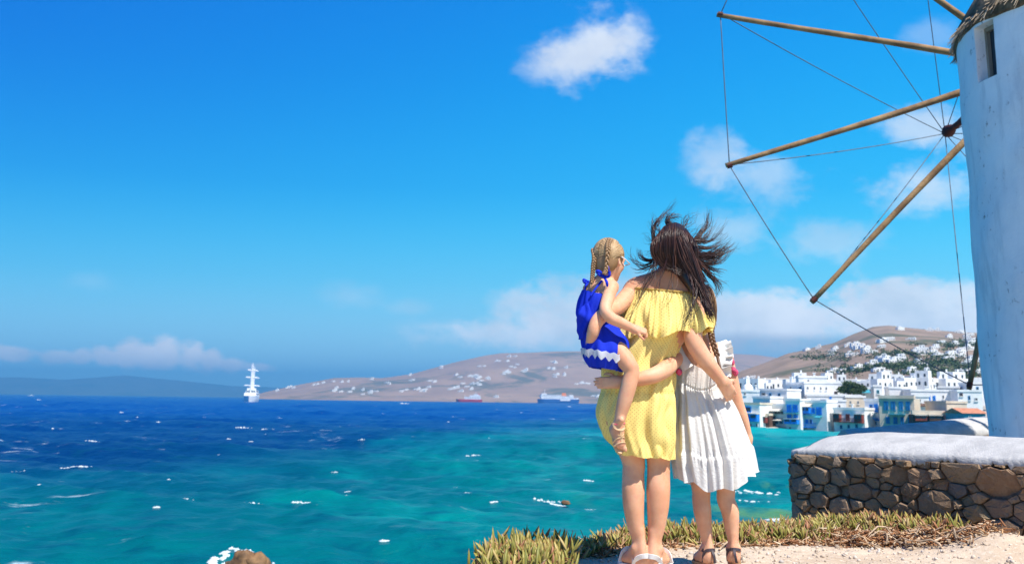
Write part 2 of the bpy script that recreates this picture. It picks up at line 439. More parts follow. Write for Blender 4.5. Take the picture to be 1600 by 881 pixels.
# ------------------------------------------------------------------ headland under the people
EDGE = [(-.55, 3.2), (-.42, 4.6), (-.18, 5.3), (.30, 5.75), (.62, 6.18), (1.0, 6.42), (1.6, 6.62), (2.02, 6.95), (2.30, 7.9), (3.6, 9.0), (4.9, 10.4), (5.6, 12.5), (6.0, 15.4), (6.0, 18.2), (6.6, 20), (8, 23), (14, 25), (40, 26), (60, 26), (60, -30), (-12, -30), (-3.5, -6), (-1.2, 0)]
_E = np.array(EDGE)
def edge_dist(x, y):
    "signed distance to the cliff edge, positive on land"
    x = np.asarray(x, float); y = np.asarray(y, float); best = np.full(x.shape, 1e9); inside = np.zeros(x.shape, bool)
    for i in range(len(_E)):
        a = _E[i]; b_ = _E[(i + 1) % len(_E)]; ab = b_ - a
        t = np.clip(((x - a[0]) * ab[0] + (y - a[1]) * ab[1]) / (ab @ ab), 0, 1)
        best = np.minimum(best, np.hypot(x - a[0] - t * ab[0], y - a[1] - t * ab[1]))
        c = ((a[1] > y) != (b_[1] > y)) & (x < (b_[0] - a[0]) * (y - a[1]) / (b_[1] - a[1] + 1e-12) + a[0])
        inside ^= c
    return np.where(inside, best, -best)
def ground_z(x, y):
    x = np.asarray(x, float); y = np.asarray(y, float)
    d = edge_dist(x, y)
    z = .020 * (fbm(x * 5, y * 5, 4, 3) - .5) + .022 * (fbm(x * 18, y * 18, 4, 8) - .5) + .05 * (fbm(x * 1.1, y * 1.1, 3, 4) - .5) * sstep(np.hypot(x - .85, y - 5.2), .5, 2.0)
    z = z + .10 * np.exp(-(((x - 2.72) / .30) ** 2 + ((y - 6.05) / .30) ** 2))           # heap of sand at the foot of the wall
    out = np.maximum(-d, 0)
    fall = np.where(out < .35, out * .45, .16 + (out - .35) * 4.2)
    fall = fall * (1 + .5 * (fbm(x * 2.5, y * 2.5, 3, 6) - .5))
    return np.maximum(z - fall + .25 * sstep(out, .4, 2) * (fbm(x * 3, y * 3, 4, 9) - .5), -7.0)
def terrain_grid(xs, ys):
    gx, gy = np.meshgrid(xs, ys); gz = ground_z(gx, gy)
    i = np.arange(gx.size).reshape(gx.shape)
    q = np.stack([i[:-1, :-1], i[:-1, 1:], i[1:, 1:], i[1:, :-1]], -1).reshape(-1, 4)
    return np.stack([gx, gy, gz], -1).reshape(-1, 3), q
def axis(a, b, c, d, fine, coarse_n):
    left = a + (b - a) * (1 - np.linspace(1, 0, coarse_n, endpoint=False) ** 2.2); right = d - (d - c) * (1 - np.linspace(0, 1, coarse_n + 1)[1:] ** 2.2)
    return np.concatenate([left, np.arange(b, c, fine), right])
V, q = terrain_grid(axis(-14, -1.2, 3.6, 62, .022, 60), axis(-32, 4.2, 8.0, 30, .022, 60))
m_, nt, b = new_mat('dry_earth')
pos = nt.add('ShaderNodeTexCoord').outputs['Object']
n1_ = nt.noise(pos, 3.2, 6, .65); n2_ = nt.noise(pos, 38, 5, .7); n3_ = nt.noise(pos, 130, 3, .7)
c = nt.mix(nt.smooth(n1_, .3, .7), (.60, .475, .345), (.46, .345, .24))
c = nt.mix(nt.smooth(n2_, .50, .72), c, (.68, .57, .45)); c = nt.mix(nt.smooth(n3_, .60, .75), c, (.27, .18, .12))
c = nt.mix(nt.m('MULTIPLY', nt.smooth(n2_, .42, .28), .5), c, (.30, .20, .13))
nt.l.new(c, b.inputs['Base Color']); b.inputs['Roughness'].default_value = .95; b.inputs['Specular IOR Level'].default_value = .1
bn = nt.add('ShaderNodeBump'); bn.inputs['Strength'].default_value = .7; bn.inputs['Distance'].default_value = .012
nt.l.new(nt.m('ADD', n2_, nt.m('MULTIPLY', n3_, .6)), bn.inputs['Height']); nt.l.new(bn.outputs[0], b.inputs['Normal'])
M_earth = m_
tag(link('ground', mesh_np('ground', V, q), M_earth, smooth=True), 'dusty pale earth of the headland falling away to the sea', kind='structure')

# pebbles and grit strewn over the earth
M_peb = attr_mat('pebble', [(0, (.30, .23, .17)), (.4, (.50, .40, .30)), (.75, (.62, .52, .42)), (1, (.36, .33, .31))], .9, .2)
def scatter(name, base_v, base_f, Ms, Ts, mats, rnds=None, parent=None, lens=None, smooth=True):
    "many copies of one small shape joined into a single mesh; Ms (n,3,3), Ts (n,3)"
    n = len(Ts); k = len(base_v)
    Vv = np.einsum('nij,kj->nki', Ms, base_v) + Ts[:, None, :]
    Ff = base_f[None] + (np.arange(n) * k)[:, None, None]
    me = mesh_np(name, Vv.reshape(-1, 3), Ff.reshape(-1, base_f.shape[1]))
    a = me.attributes.new('rnd', 'FLOAT', 'POINT'); r_ = rng.random(n) if rnds is None else rnds
    a.data.foreach_set('value', np.repeat(r_, k).astype(np.float32))
    if lens is not None:
        a = me.attributes.new('len', 'FLOAT', 'POINT'); a.data.foreach_set('value', np.tile(lens, n).astype(np.float32))
    return link(name, me, mats, parent, smooth)
_ico = bmesh.new(); bmesh.ops.create_icosphere(_ico, subdivisions=1, radius=1)
ICO_V = np.array([v.co[:] for v in _ico.verts]) * np.random.default_rng(1).uniform(.75, 1.1, (len(_ico.verts), 1)); ICO_F = np.array([[v.index for v in f.verts] for f in _ico.faces]); _ico.free()
def rot_rand(n, rs):
    q_ = rs.normal(size=(n, 4)); q_ /= np.linalg.norm(q_, axis=1)[:, None]; w_, x, y, z = q_.T
    return np.stack([np.stack([1 - 2 * (y * y + z * z), 2 * (x * y - z * w_), 2 * (x * z + y * w_)], -1), np.stack([2 * (x * y + z * w_), 1 - 2 * (x * x + z * z), 2 * (y * z - x * w_)], -1), np.stack([2 * (x * z - y * w_), 2 * (y * z + x * w_), 1 - 2 * (x * x + y * y)], -1)], 1)
n = 5200; xs = rng.uniform(-.6, 3.6, n); ys = rng.uniform(4.3, 7.0, n); keep = edge_dist(xs, ys) > -.15; xs, ys = xs[keep], ys[keep]; n = len(xs)
sz = .0022 + .011 * rng.random(n) ** 5 + .003 * rng.random(n)
Ms = rot_rand(n, rng) * (sz[:, None, None] * rng.uniform(.6, 1.4, (n, 1, 3)))
o = scatter('pebbles', ICO_V, ICO_F, Ms, np.stack([xs, ys, ground_z(xs, ys) + sz * .3], -1), M_peb, smooth=False); tag(o, 'pebbles and grit strewn over the dusty earth', 'pebbles', kind='stuff')

# ------------------------------------------------------------------ hills
def hill_mat(name, c_a, c_b, c_veg, s1, s2):
    m_, nt, b = new_mat(name); pos = nt.add('ShaderNodeTexCoord').outputs['Object']
    a = nt.noise(pos, s1, 7, .62, .4); v = nt.noise(pos, s2, 6, .65, .6); g = nt.noise(pos, s2 * 5, 4, .7)
    c = nt.mix(nt.smooth(a, .32, .68), c_a, c_b); c = nt.mix(nt.m('MULTIPLY', nt.smooth(v, .50, .62), .85), c, c_veg)
    c = nt.mix(nt.m('MULTIPLY', nt.smooth(g, .55, .72), .5), c, (.30, .22, .15))
    nt.l.new(c, b.inputs['Base Color']); b.inputs['Roughness'].default_value = .95; b.inputs['Specular IOR Level'].default_value = .05
    return m_
def interp(pts, x): return np.interp(x, [p[0] for p in pts], [p[1] for p in pts])
class Hill:
    "a hill as a height field over bearing and distance: crest heights come from where its skyline stands"
    def __init__(s, sky_, D0, D1, rough, seed, freq):
        s.sky = sky_; s.D0 = D0; s.D1 = D1; s.rough = rough; s.seed = seed; s.freq = freq
    def crest(s, t):      # t = x / y
        px = 800 + F_PX * (t / 1.0) * .995; py = interp(s.sky, px)
        yh = 615.1 + .0133 * px
        return CAM[2] + (yh - py) / F_PX * s.D1
    def z(s, t, Y):
        D1 = s.D1; u = (Y - s.D0) / (D1 - s.D0)
        up = np.clip(u, 0, 1) ; prof = .55 * up + .45 * sstep(up, 0, 1)
        n_ = fbm(t * Y * s.freq, Y * s.freq, 5, s.seed) - .5
        c = s.crest(t); z0 = SEA - 2
        z = z0 + np.maximum(c - z0, 0) * prof + s.rough * n_ * np.sin(np.clip(u, 0, 1) * math.pi) * sstep(c, -2, s.rough) 
        return np.where(u > 1, np.maximum(c, z0) - (u - 1) * np.maximum(c - z0, 5) * .9, z)
    def build(s, name, t0, t1, m_, label, nu=260, nv=90, far=1.9):
        ts = np.linspace(t0, t1, nu); Ys = s.D0 + (s.D1 * far - s.D0) * np.linspace(0, 1, nv) ** 1.15
        T, YY = np.meshgrid(ts, Ys); i = np.arange(T.size).reshape(T.shape)
        q = np.stack([i[:-1, :-1], i[:-1, 1:], i[1:, 1:], i[1:, :-1]], -1).reshape(-1, 4)
        o = link(name, mesh_np(name, np.stack([T * YY, YY, s.z(T, YY)], -1).reshape(-1, 3), q), m_, smooth=True)
        return tag(o, label, kind='structure')
H_right = Hill([(1000, 640), (1090, 608), (1120, 602), (1150, 584), (1190, 570), (1225, 557), (1270, 546), (1300, 539), (1330, 526), (1360, 516), (1385, 513), (1440, 517), (1500, 522), (1545, 524), (1620, 528), (1760, 540), (1900, 560), (2300, 640)], 250, 1150, 16, 21, .009)
H_mid = Hill([(345, 640), (398, 640), (408, 618), (430, 612), (470, 603), (500, 597), (530, 591), (570, 590), (605, 591), (650, 585), (690, 574), (720, 566), (760, 557), (785, 553), (830, 552), (870, 550), (930, 550), (1000, 552), (1060, 555), (1130, 553), (1180, 555), (1230, 562), (1290, 572), (1360, 588), (1500, 615), (1600, 650)], 3100, 4300, 40, 33, .0025)
H_far = Hill([(-900, 598), (-300, 585), (-60, 593), (40, 589), (120, 593), (210, 586), (300, 595), (380, 603), (470, 606), (560, 612), (640, 613), (860, 608), (1000, 602), (1200, 600), (1500, 606), (1800, 610), (2200, 640)], 12200, 13400, 50, 44, .0006)
M_hill_r = hill_mat('hill_scrub', (.30, .215, .16), (.20, .15, .115), (.085, .095, .06), .025, .018)
M_hill_m = hill_mat('island_scrub', (.33, .225, .165), (.25, .175, .14), (.10, .11, .09), .006, .0035)
H_right.build('hill', .1, .95, M_hill_r, 'brown scrub hill behind the town with white houses on it', 300, 110)
H_mid.build('island', -.32, .5, M_hill_m, 'low brown island across the water behind the ferry', 300, 70)
H_far.build('mountains', -1.1, .9, hill_mat('far_scrub', (.12, .115, .105), (.09, .09, .085), (.06, .07, .06), .003, .002), 'distant mountains fading into the haze', 260, 24, 1.3)

M_white = mat('whitewash', (.80, .79, .76), .85, .2, .05, .6)
M_dark = mat('dark_opening', (.035, .05, .065), .4, .4, .1, 2)
def house_mesh(seed):
    rs = random.Random(seed); mb = MB(); w_ = rs.uniform(8, 13); d_ = rs.uniform(6, 8); h_ = rs.uniform(3.2, 4.2)
    def block(cx, cy, z, sx, sy, sz):
        mb.box((cx, cy, z + sz / 2), (sx, sy, sz)); 
        for s1, s2 in ((1, 0), (-1, 0), (0, 1), (0, -1)):     # parapet
            mb.box((cx + s1 * (sx / 2 - .12), cy + s2 * (sy / 2 - .12), z + sz + .22), (.22 if s1 else sx, .22 if s2 else sy, .45))
        for k in range(max(2, int(sx / 2.6))):
            x = cx - sx / 2 + (k + .5) * sx / max(2, int(sx / 2.6))
            mb.box((x, cy - sy / 2 - .04, z + sz * (.5 if k % 3 else .38)), (.95, .12, 1.3 if k % 3 else 2.1), mi=1)
    mb.box((0, 0, -3), (w_ * 1.02, d_ * 1.02, 6.0)); block(0, 0, 0, w_, d_, h_)
    if seed % 2 == 0: block(w_ * .18, .6, h_, w_ * .55, d_ * .7, 2.9)
    else: block(-w_ * .62, -.8, -.6, w_ * .5, d_ * .8, h_ * .8)
    mb.box((w_ * .3, d_ * .25, h_ + .9 + (2.9 if seed % 2 == 0 else 0)), (.7, .7, 1.4))
    me = bpy.data.meshes.new('hillside_house'); me.from_pydata(mb.v, [], mb.f); me.materials.append(M_white); me.materials.append(M_dark)
    me.polygons.foreach_set('material_index', mb.mi); return me
HM = [house_mesh(s) for s in range(6)]
def put_house(hill, px, py, sc, where, group):
    t = (px - 800) / F_PX / .995; yh = 615.1 + .0133 * px; best = None
    for Y in np.linspace(hill.D0 * 1.01, hill.D1 * .99, 140):
        z = float(hill.z(np.array(t), np.array(Y)))
        sy = yh - (z - CAM[2]) / Y * F_PX
        if sy <= py: best = (Y, z); break
    if best is None: return
    Y, z = best
    hm = random.randrange(6); o = bpy.data.objects.new('hillside_house', HM[hm]); COL.objects.link(o); label = ('two-storey white house ' if hm % 2 == 0 else 'low white house ') + where; group = 'white houses ' + where
    o.location = (t * Y, Y, z - .3); o.rotation_euler = (0, 0, R(random.uniform(-28, 28))); o.scale = [sc * random.uniform(.85, 1.2), sc, sc * random.uniform(.9, 1.15)]
    tag(o, label, 'house', group)
rs = random.Random(11)
def where_r(px, py):
    side = 'left end of ' if px < 1300 else 'middle of ' if px < 1440 else 'right part of '
    lev = 'on the crest' if py < 527 else 'high' if py < 550 else 'halfway up' if py < 572 else 'just above the roofs'
    return lev + ' at the ' + side + 'the town hill'
def where_m(px, py):
    side = 'at the low left tip of the island' if px < 520 else 'on the island left of the red ship' if px < 700 else 'on the island above the red ship' if px < 775 else 'on the island above the ferry' if px < 900 else 'on the island beside the carried child'
    return ('up ' if py < 585 else 'near the water ' if py > 604 else '') + side
for (px, py, n_, sx, sy) in [(1232, 552, 2, 8, 1.5), (1252, 552, 2, 6, 2), (1292, 548, 5, 14, 4), (1322, 544, 3, 9, 3), (1342, 547, 5, 14, 3), (1318, 556, 4, 14, 3), (1372, 553, 5, 18, 5), (1378, 537, 4, 12, 2),
        (1400, 519, 3, 10, 1), (1440, 520, 4, 12, 1), (1480, 522, 7, 18, 2), (1418, 533, 2, 6, 2), (1500, 532, 9, 24, 4), (1450, 543, 7, 22, 4), (1430, 553, 6, 20, 4), (1475, 556, 9, 22, 6), (1515, 548, 8, 16, 8), (1505, 562, 7, 16, 4),
        (1385, 566, 8, 26, 4), (1400, 575, 9, 26, 5), (1425, 570, 4, 12, 3), (1372, 584, 7, 22, 4), (1410, 586, 8, 22, 4), (1435, 579, 5, 10, 4), (1340, 590, 8, 40, 4), (1300, 592, 7, 30, 4), (1245, 597, 5, 30, 3), (1470, 590, 6, 24, 5), (1500, 594, 8, 22, 6), (1520, 575, 7, 10, 8), (1200, 600, 5, 20, 4), (1175, 597, 3, 15, 4), (1165, 600, 3, 8, 4)]:
    for k in range(max(1, int(n_ * (.80 if py < 570 else .34)))): put_house(H_right, px + rs.gauss(0, sx * .9), py + rs.gauss(0, sy * 1.1), .50, where_r(px, py), None)
for (px, py, n_, sx, sy) in [(432, 611, 4, 16, 1.5), (470, 607, 5, 22, 2), (505, 601, 4, 14, 2.5), (550, 596, 4, 16, 3), (585, 596, 3, 10, 3), (545, 612, 7, 26, 3), (585, 613, 6, 18, 4), (615, 602, 3, 10, 3), (640, 610, 3, 10, 3), (668, 612, 7, 16, 4), (655, 596, 3, 12, 2), (680, 598, 3, 8, 3),
        (648, 587, 3, 8, 2), (705, 576, 3, 12, 2), (735, 590, 7, 18, 2), (750, 592, 3, 6, 2), (722, 610, 6, 12, 2.5), (745, 602, 6, 16, 3), (765, 594, 6, 14, 3), (790, 584, 5, 14, 3), (800, 583, 2, 8, 2), (758, 577, 3, 8, 4), (805, 574, 4, 10, 2), (788, 567, 4, 12, 2), (800, 560, 3, 12, 2), (830, 581, 3, 8, 1.5), (868, 578, 5, 14, 2), (866, 590, 3, 8, 2), (880, 587, 4, 14, 2), (868, 569, 4, 12, 3), (910, 600, 5, 14, 2), (925, 566, 4, 14, 3), (930, 560, 3, 12, 2), (775, 622, 3, 12, .8), (930, 621, 3, 12, 1), (1185, 590, 2, 6, 2)]:
    for k in range(max(1, int(n_ * .95))): put_house(H_mid, px + rs.gauss(0, sx * .6), py + rs.gauss(0, sy * .6), 1.15, where_m(px, py), None)
# ------------------------------------------------------------------ the town on the far shore
M_blue = mat('blue_paint', (.015, .23, .72), .6, .3, .12, 1.5)
M_shutter = mat('sea_blue_paint', (.02, .22, .46), .6, .3, .12, 1.5)
M_turq = mat('turquoise_paint', (.05, .33, .42), .6, .3, .12, 1.5)
M_red = mat('red_timber', (.23, .055, .04), .75, .2, .15, 1.5)
M_brown = mat('brown_timber', (.13, .075, .055), .8, .2, .18, 1.2)
M_cream = mat('cream_plaster', (.66, .56, .43), .9, .1, .08, .5)
M_awn = mat('canvas_awning', (.66, .60, .50), .9, .1, .06, .8)
M_tile = mat('terracotta', (.52, .22, .13), .9, .1, .12, 2)
M_stone = mat('quay_stone', (.24, .19, .15), .95, .1, .2, .6)
M_grey = mat('grey_plaster', (.50, .50, .49), .9, .1, .06, .5)
M_quay = mat('quay_earth', (.40, .36, .31), .95, .1, .12, .15)
V, Fq = [], []
ts = np.linspace(.19, .62, 60); Ys = np.concatenate([[220, 222], np.linspace(226, 420, 30)])
T, YY = np.meshgrid(ts, Ys); ZZ = np.where(YY < 221, SEA - 2, -4.2 + (YY - 222) * .075 + .4 * fbm(T * 60, YY / 12, 3, 2))
# the shore runs back at its seaward end
ZZ = ZZ - 9 * sstep(.235 - T, 0, .035)
i = np.arange(T.size).reshape(T.shape); q = np.stack([i[:-1, :-1], i[:-1, 1:], i[1:, 1:], i[1:, :-1]], -1).reshape(-1, 4)
tag(link('shore', mesh_np('shore', np.stack([T * YY, YY, ZZ], -1).reshape(-1, 3), q), M_quay), 'stony shore under the waterfront town', kind='structure')
PHI = -41.0
def building(name, label, cat, xL, xR, yt, yb, D, dep, wm, items=(), phi=PHI, parapet=M_white, group=None, ph=.45):
    ph_ = R(phi); a = P(xL, yb, D); ux = np.array([math.cos(ph_), math.sin(ph_), 0]); uy = np.array([-math.sin(ph_), math.cos(ph_), 0])
    lo, hi = .1, 90
    for _ in range(40):
        mid = (lo + hi) / 2
        if proj(a + ux * mid)[0] < xR: lo = mid
        else: hi = mid
    W = lo; cen = a + ux * W / 2; Dm = cen[1]
    def zz(py): return P((xL + xR) / 2, py, Dm)[2]
    zt = zz(yt); zb = min(zz(yb), zt - .8)
    rot = np.array([ux, uy, [0, 0, 1]]).T
    root = empty(name, (a[0], a[1], zb), label, cat, group)
    def bx(mb, u0, u1, v0, v1, z0, z1, mi=0):
        c = a + ux * (u0 + u1) / 2 + uy * (v0 + v1) / 2; c = np.array([c[0], c[1], (z0 + z1) / 2]); mb.box(c, (abs(u1 - u0), abs(v1 - v0), abs(z1 - z0)), rot, mi)
    mb = MB(); bx(mb, 0, W, 0, dep, zb - 2.5, zt); mb.build('wall', wm, root)
    if parapet is not None:
        mb = MB(); e = .13
        bx(mb, -e, W + e, -e, .22, zt + .003, zt + ph); bx(mb, -e, W + e, dep - .22, dep + e, zt + .003, zt + ph); bx(mb, -e, .22, .223, dep - .223, zt + .003, zt + ph); bx(mb, W - .22, W + e, .223, dep - .223, zt + .003, zt + ph)
        mb.build('parapet', parapet, root)
    for it in items:
        kind, x0, y0, x1, y1 = it[:5]; m1 = it[5] if len(it) > 5 else M_dark
        u0 = (x0 - xL) / (xR - xL) * W; u1 = (x1 - xL) / (xR - xL) * W; z1 = zz(y0); z0 = zz(y1)
        if kind in ('window', 'door'):
            fr = MB(); t = min(.16, (u1 - u0) * .2); bx(fr, u0, u0 + t, -.10, .0, z0, z1); bx(fr, u1 - t, u1, -.10, 0, z0, z1); bx(fr, u0 + t, u1 - t, -.095, 0, z1 - t, z1); bx(fr, u0 + t, u1 - t, -.095, 0, z0, z0 + t)
            f = fr.build(kind, m1, root); pn = MB(); bx(pn, u0 + t, u1 - t, -.05, -.01, z0 + t, z1 - t); pn.build('pane', M_dark, f)
            if kind == 'window': s = MB(); bx(s, u0 - .1, u1 + .1, -.2, 0, z0 - .12, z0 - .003); s.build('sill', M_white, f)
        elif kind == 'shuttered':
            fr = MB(); bx(fr, u0, u1, -.05, -.002, z0, z1); f = fr.build('window', M_dark, root); w_ = (u1 - u0) * .46
            for (p, q_) in ((u0, u0 + w_), (u1 - w_, u1)):
                s = MB(); bx(s, p, q_, -.14, -.053, z0, z1)
                for k in range(6): zc = z0 + (k + .6) / 6.4 * (z1 - z0); bx(s, p + .08, q_ - .08, -.18, -.142, zc - .06, zc + .06)
                s.build('shutter', m1, f)
        elif kind == 'balcony':
            s = MB(); bx(s, u0, u1, -1.3, -.004, z0, z0 + .16); f = s.build('balcony', M_white if len(it) < 7 else it[6], root)
            r_ = MB(); h = z1 - z0; bx(r_, u0, u1, -1.29, -1.21, z0 + h - .1, z0 + h); n = max(4, int((u1 - u0) / .35))
            for k in range(n + 1): u = u0 + .03 + (u1 - u0 - .06) * k / n; bx(r_, u - .035, u + .035, -1.28, -1.22, z0 + .163, z0 + h - .103)
            for u in (u0 + .04, u1 - .04): bx(r_, u - .04, u + .04, -1.2, -.01, z0 + h - .1, z0 + h)
            r_.build('railing', m1, f)
        elif kind == 'boxed':      # enclosed timber balcony
            s = MB(); bx(s, u0, u1, -1.1, -.004, z0, z1); f = s.build('enclosed_balcony', m1, root); n = max(2, int((u1 - u0) / 1.5)); g = MB(); h = z1 - z0
            for k in range(n): p = u0 + (u1 - u0) * (k + .14) / n; q_ = u0 + (u1 - u0) * (k + .86) / n; bx(g, p, q_, -1.15, -1.103, z0 + h * .48, z0 + h * .88)
            g.build('pane', M_dark, f); g = MB(); bx(g, u0 - .1, u1 + .1, -1.3, .0, z1 + .003, z1 + .15); g.build('cover', M_awn, f)
        elif kind == 'awning':
            s = MB(); c = [a + ux * u0 + uy * -.01, a + ux * u1 + uy * -.01, a + ux * u1 + uy * -1.5, a + ux * u0 + uy * -1.5]; zs = [z1, z1, z0, z0]
            top = [(p[0], p[1], z) for p, z in zip(c, zs)]; bot = [(p[0], p[1], z - .12) for p, z in zip(c, zs)]
            s.raw(top + bot, [(0, 1, 2, 3), (7, 6, 5, 4), (0, 4, 5, 1), (1, 5, 6, 2), (2, 6, 7, 3), (3, 7, 4, 0)][::1]); s.build('awning', m1, root)
        elif kind == 'slab': s = MB(); bx(s, u0, u1, -.35, dep * .2, z0, z1); s.build('cornice', m1, root)
        elif kind == 'chimney': s = MB(); bx(s, u0, u1, 1, 1 + (u1 - u0), z0 - 1.5, z1); bx(s, u0 - .12, u1 + .12, .88, 1.12 + (u1 - u0), z1 + .002, z1 + .16); s.build('chimney', m1, root)
        elif kind == 'dome':
            c = a + ux * (u0 + u1) / 2 + uy * dep / 2; r_ = (u1 - u0) / 2; s = MB(); rows = []
            for k in range(9):
                an = k / 8 * math.pi / 2; rows.append([(c[0] + r_ * math.cos(an) * math.cos(t), c[1] + r_ * math.cos(an) * math.sin(t), zt + .6 + (z1 - zt - .6) * math.sin(an)) for t in np.linspace(0, 6.2832, 24, endpoint=False)])
            rows.insert(0, [(p[0], p[1], zt - .1) for p in rows[0]]); s.grid(rows, closed_u=True); s.build('dome', M_white, root, True)
            s = MB(); s.box((c[0], c[1], z1 + .5), (.9, .9, 1.2)); s.ball((c[0], c[1], z1 + 1.25), .4); s.build('lantern', M_white, root)
        elif kind == 'gable':
            s = MB(); zr = z1; o_ = .4
            pts = [a + ux * (u0 - o_) + uy * -o_, a + ux * (u1 + o_) + uy * -o_, a + ux * (u1 + o_) + uy * (dep + o_), a + ux * (u0 - o_) + uy * (dep + o_), a + ux * (u0 - o_) + uy * dep / 2, a + ux * (u1 + o_) + uy * dep / 2]
            hz = [z0, z0, z0, z0, zr, zr]; s.raw([(p[0], p[1], h) for p, h in zip(pts, hz)], [(0, 1, 5, 4), (2, 3, 4, 5), (0, 4, 3), (1, 2, 5), (0, 3, 2, 1)]); s.build('roof', m1, root)
        elif kind == 'posts':
            s = MB(); n = max(3, int((u1 - u0) / 2))
            for k in range(n + 1): u = u0 + (u1 - u0) * k / n; bx(s, u - .12, u + .12, -.9, -.66, z0 - 1.5, z1)
            s.build('stilts', m1, root)
    return root
B = building
# waterfront row
B('waterfront_house', 'low white house at the left end of the waterfront with a long blue enclosed balcony', 'house', 1160, 1188, 632, 674, 224, 7, M_white,
  [('window', 1165, 635, 1175, 644, M_blue), ('boxed', 1165, 646.5, 1187, 658, M_blue), ('window', 1172, 661, 1175.5, 667, M_white), ('window', 1181.5, 661, 1185, 667, M_white)], parapet=M_cream)
B('waterfront_house', 'pale house with brown railing set back above the timber balcony', 'house', 1177, 1204, 622, 645, 234, 7, M_white, [('window', 1177.8, 632, 1181, 638, M_shutter), ('window', 1184.5, 632, 1187.5, 638, M_shutter), ('window', 1196, 634, 1200, 640, M_brown), ('balcony', 1177, 638.5, 1203, 643, M_red, M_brown)])
B('waterfront_house', 'narrow brown timber house on stilts over the water', 'house', 1188, 1202, 649, 668, 224, 6, M_brown, [('boxed', 1189, 651, 1200, 660.5, M_red), ('window', 1191, 662, 1194, 667, M_brown), ('posts', 1188.5, 668, 1201, 674, M_brown)], parapet=M_cream)
B('waterfront_house', 'white tiered house with canvas awnings over dark window rows', 'house', 1201, 1229, 634, 669, 226, 8, M_white,
  [('awning', 1204, 638.5, 1224, 641.5, M_awn), ('window', 1211, 642.5, 1215, 646.5, M_dark), ('window', 1216, 642.5, 1220, 646.5, M_dark), ('window', 1221, 642.5, 1225, 646.5, M_dark), ('awning', 1213, 652, 1226, 656, M_awn),
   ('window', 1211.5, 657, 1216.5, 661.5, M_shutter), ('window', 1218.5, 657, 1224, 661.5, M_shutter), ('posts', 1202, 669, 1228, 676, M_stone)])
B('waterfront_house', 'white house with red windowed loft behind the tiered house', 'house', 1203, 1230, 622, 640, 238, 6, M_white, [('window', 1211, 624.5, 1216, 631, M_red), ('window', 1218, 624.5, 1223, 631, M_red)])
B('waterfront_house', 'tall white house with two pairs of blue arched windows and a blue balcony', 'house', 1228.6, 1251.5, 626, 676, 222, 4.6, M_white,
  [('shuttered', 1231, 632, 1238.5, 644, M_blue), ('shuttered', 1240.6, 632, 1248.3, 644, M_blue), ('boxed', 1229.5, 654.5, 1249.6, 662, M_blue), ('balcony', 1229.5, 641, 1249.6, 645.5, M_blue, M_turq), ('shuttered', 1231, 647, 1238, 654, M_blue), ('shuttered', 1241, 647, 1248, 654, M_blue), ('window', 1233, 666, 1237, 672, M_white)])
B('waterfront_house', 'wide white house with bright blue balconies one above the other', 'house', 1255.5, 1293, 628.5, 673, 222, 5, M_white,
  [('awning', 1259, 630, 1271, 635, M_awn), ('boxed', 1256.5, 636, 1269, 646, M_blue), ('balcony', 1256, 644.5, 1274, 649.5, M_blue, M_turq), ('shuttered', 1277, 636, 1285.7, 648, M_blue), ('shuttered', 1270.5, 637, 1275, 646, M_blue), ('balcony', 1256, 661, 1276, 668, M_blue, M_blue), ('shuttered', 1258, 655, 1264, 662, M_blue), ('door', 1266, 655, 1270, 662, M_blue), ('awning', 1277, 649, 1286, 651.5, M_turq), ('posts', 1257, 672.5, 1292, 677, M_stone)])
B('waterfront_house', 'tall plain sunlit white house between the blue and the red balconies', 'house', 1293, 1324, 627, 674, 228, 8, M_white, [('window', 1296, 637, 1298, 641, M_grey), ('window', 1304, 634, 1306.5, 638, M_grey), ('window', 1312, 632, 1315, 637, M_grey), ('window', 1298, 655, 1300, 660, M_grey)], phi=-8)
B('waterfront_house', 'white house with dull red timber balconies along its front', 'house', 1303.5, 1352, 640, 672, 219, 6, M_white,
  [('boxed', 1306, 646.5, 1316, 659.5, M_red), ('balcony', 1317, 653, 1338, 660, M_red, M_brown), ('shuttered', 1323, 646.5, 1329, 657, M_red), ('boxed', 1339, 647, 1351, 660.5, M_red), ('window', 1313, 664, 1316.5, 670, M_shutter), ('window', 1325, 663, 1328.5, 669, M_shutter), ('window', 1337, 662, 1341, 668, M_shutter), ('chimney', 1329, 632, 1331, 640, M_white)])
B('waterfront_house', 'cream block rising behind the red balcony house', 'house', 1322, 1353, 621, 640, 240, 8, M_cream, [('window', 1328, 626, 1331, 631, M_grey), ('window', 1340, 626, 1343, 631, M_grey)], phi=-8)
B('waterfront_house', 'narrow white house with a turquoise railing and one blue door', 'house', 1352.5, 1374.5, 626, 664, 220, 6, M_white,
  [('window', 1360, 632, 1365, 638.5, M_blue), ('shuttered', 1367.5, 631, 1373.5, 644, M_blue), ('balcony', 1353, 645, 1373, 654, M_turq, M_blue), ('window', 1356, 658, 1360, 663, M_shutter), ('window', 1366, 658, 1370, 663, M_shutter), ('slab', 1352.5, 654.5, 1375, 657, M_blue)])
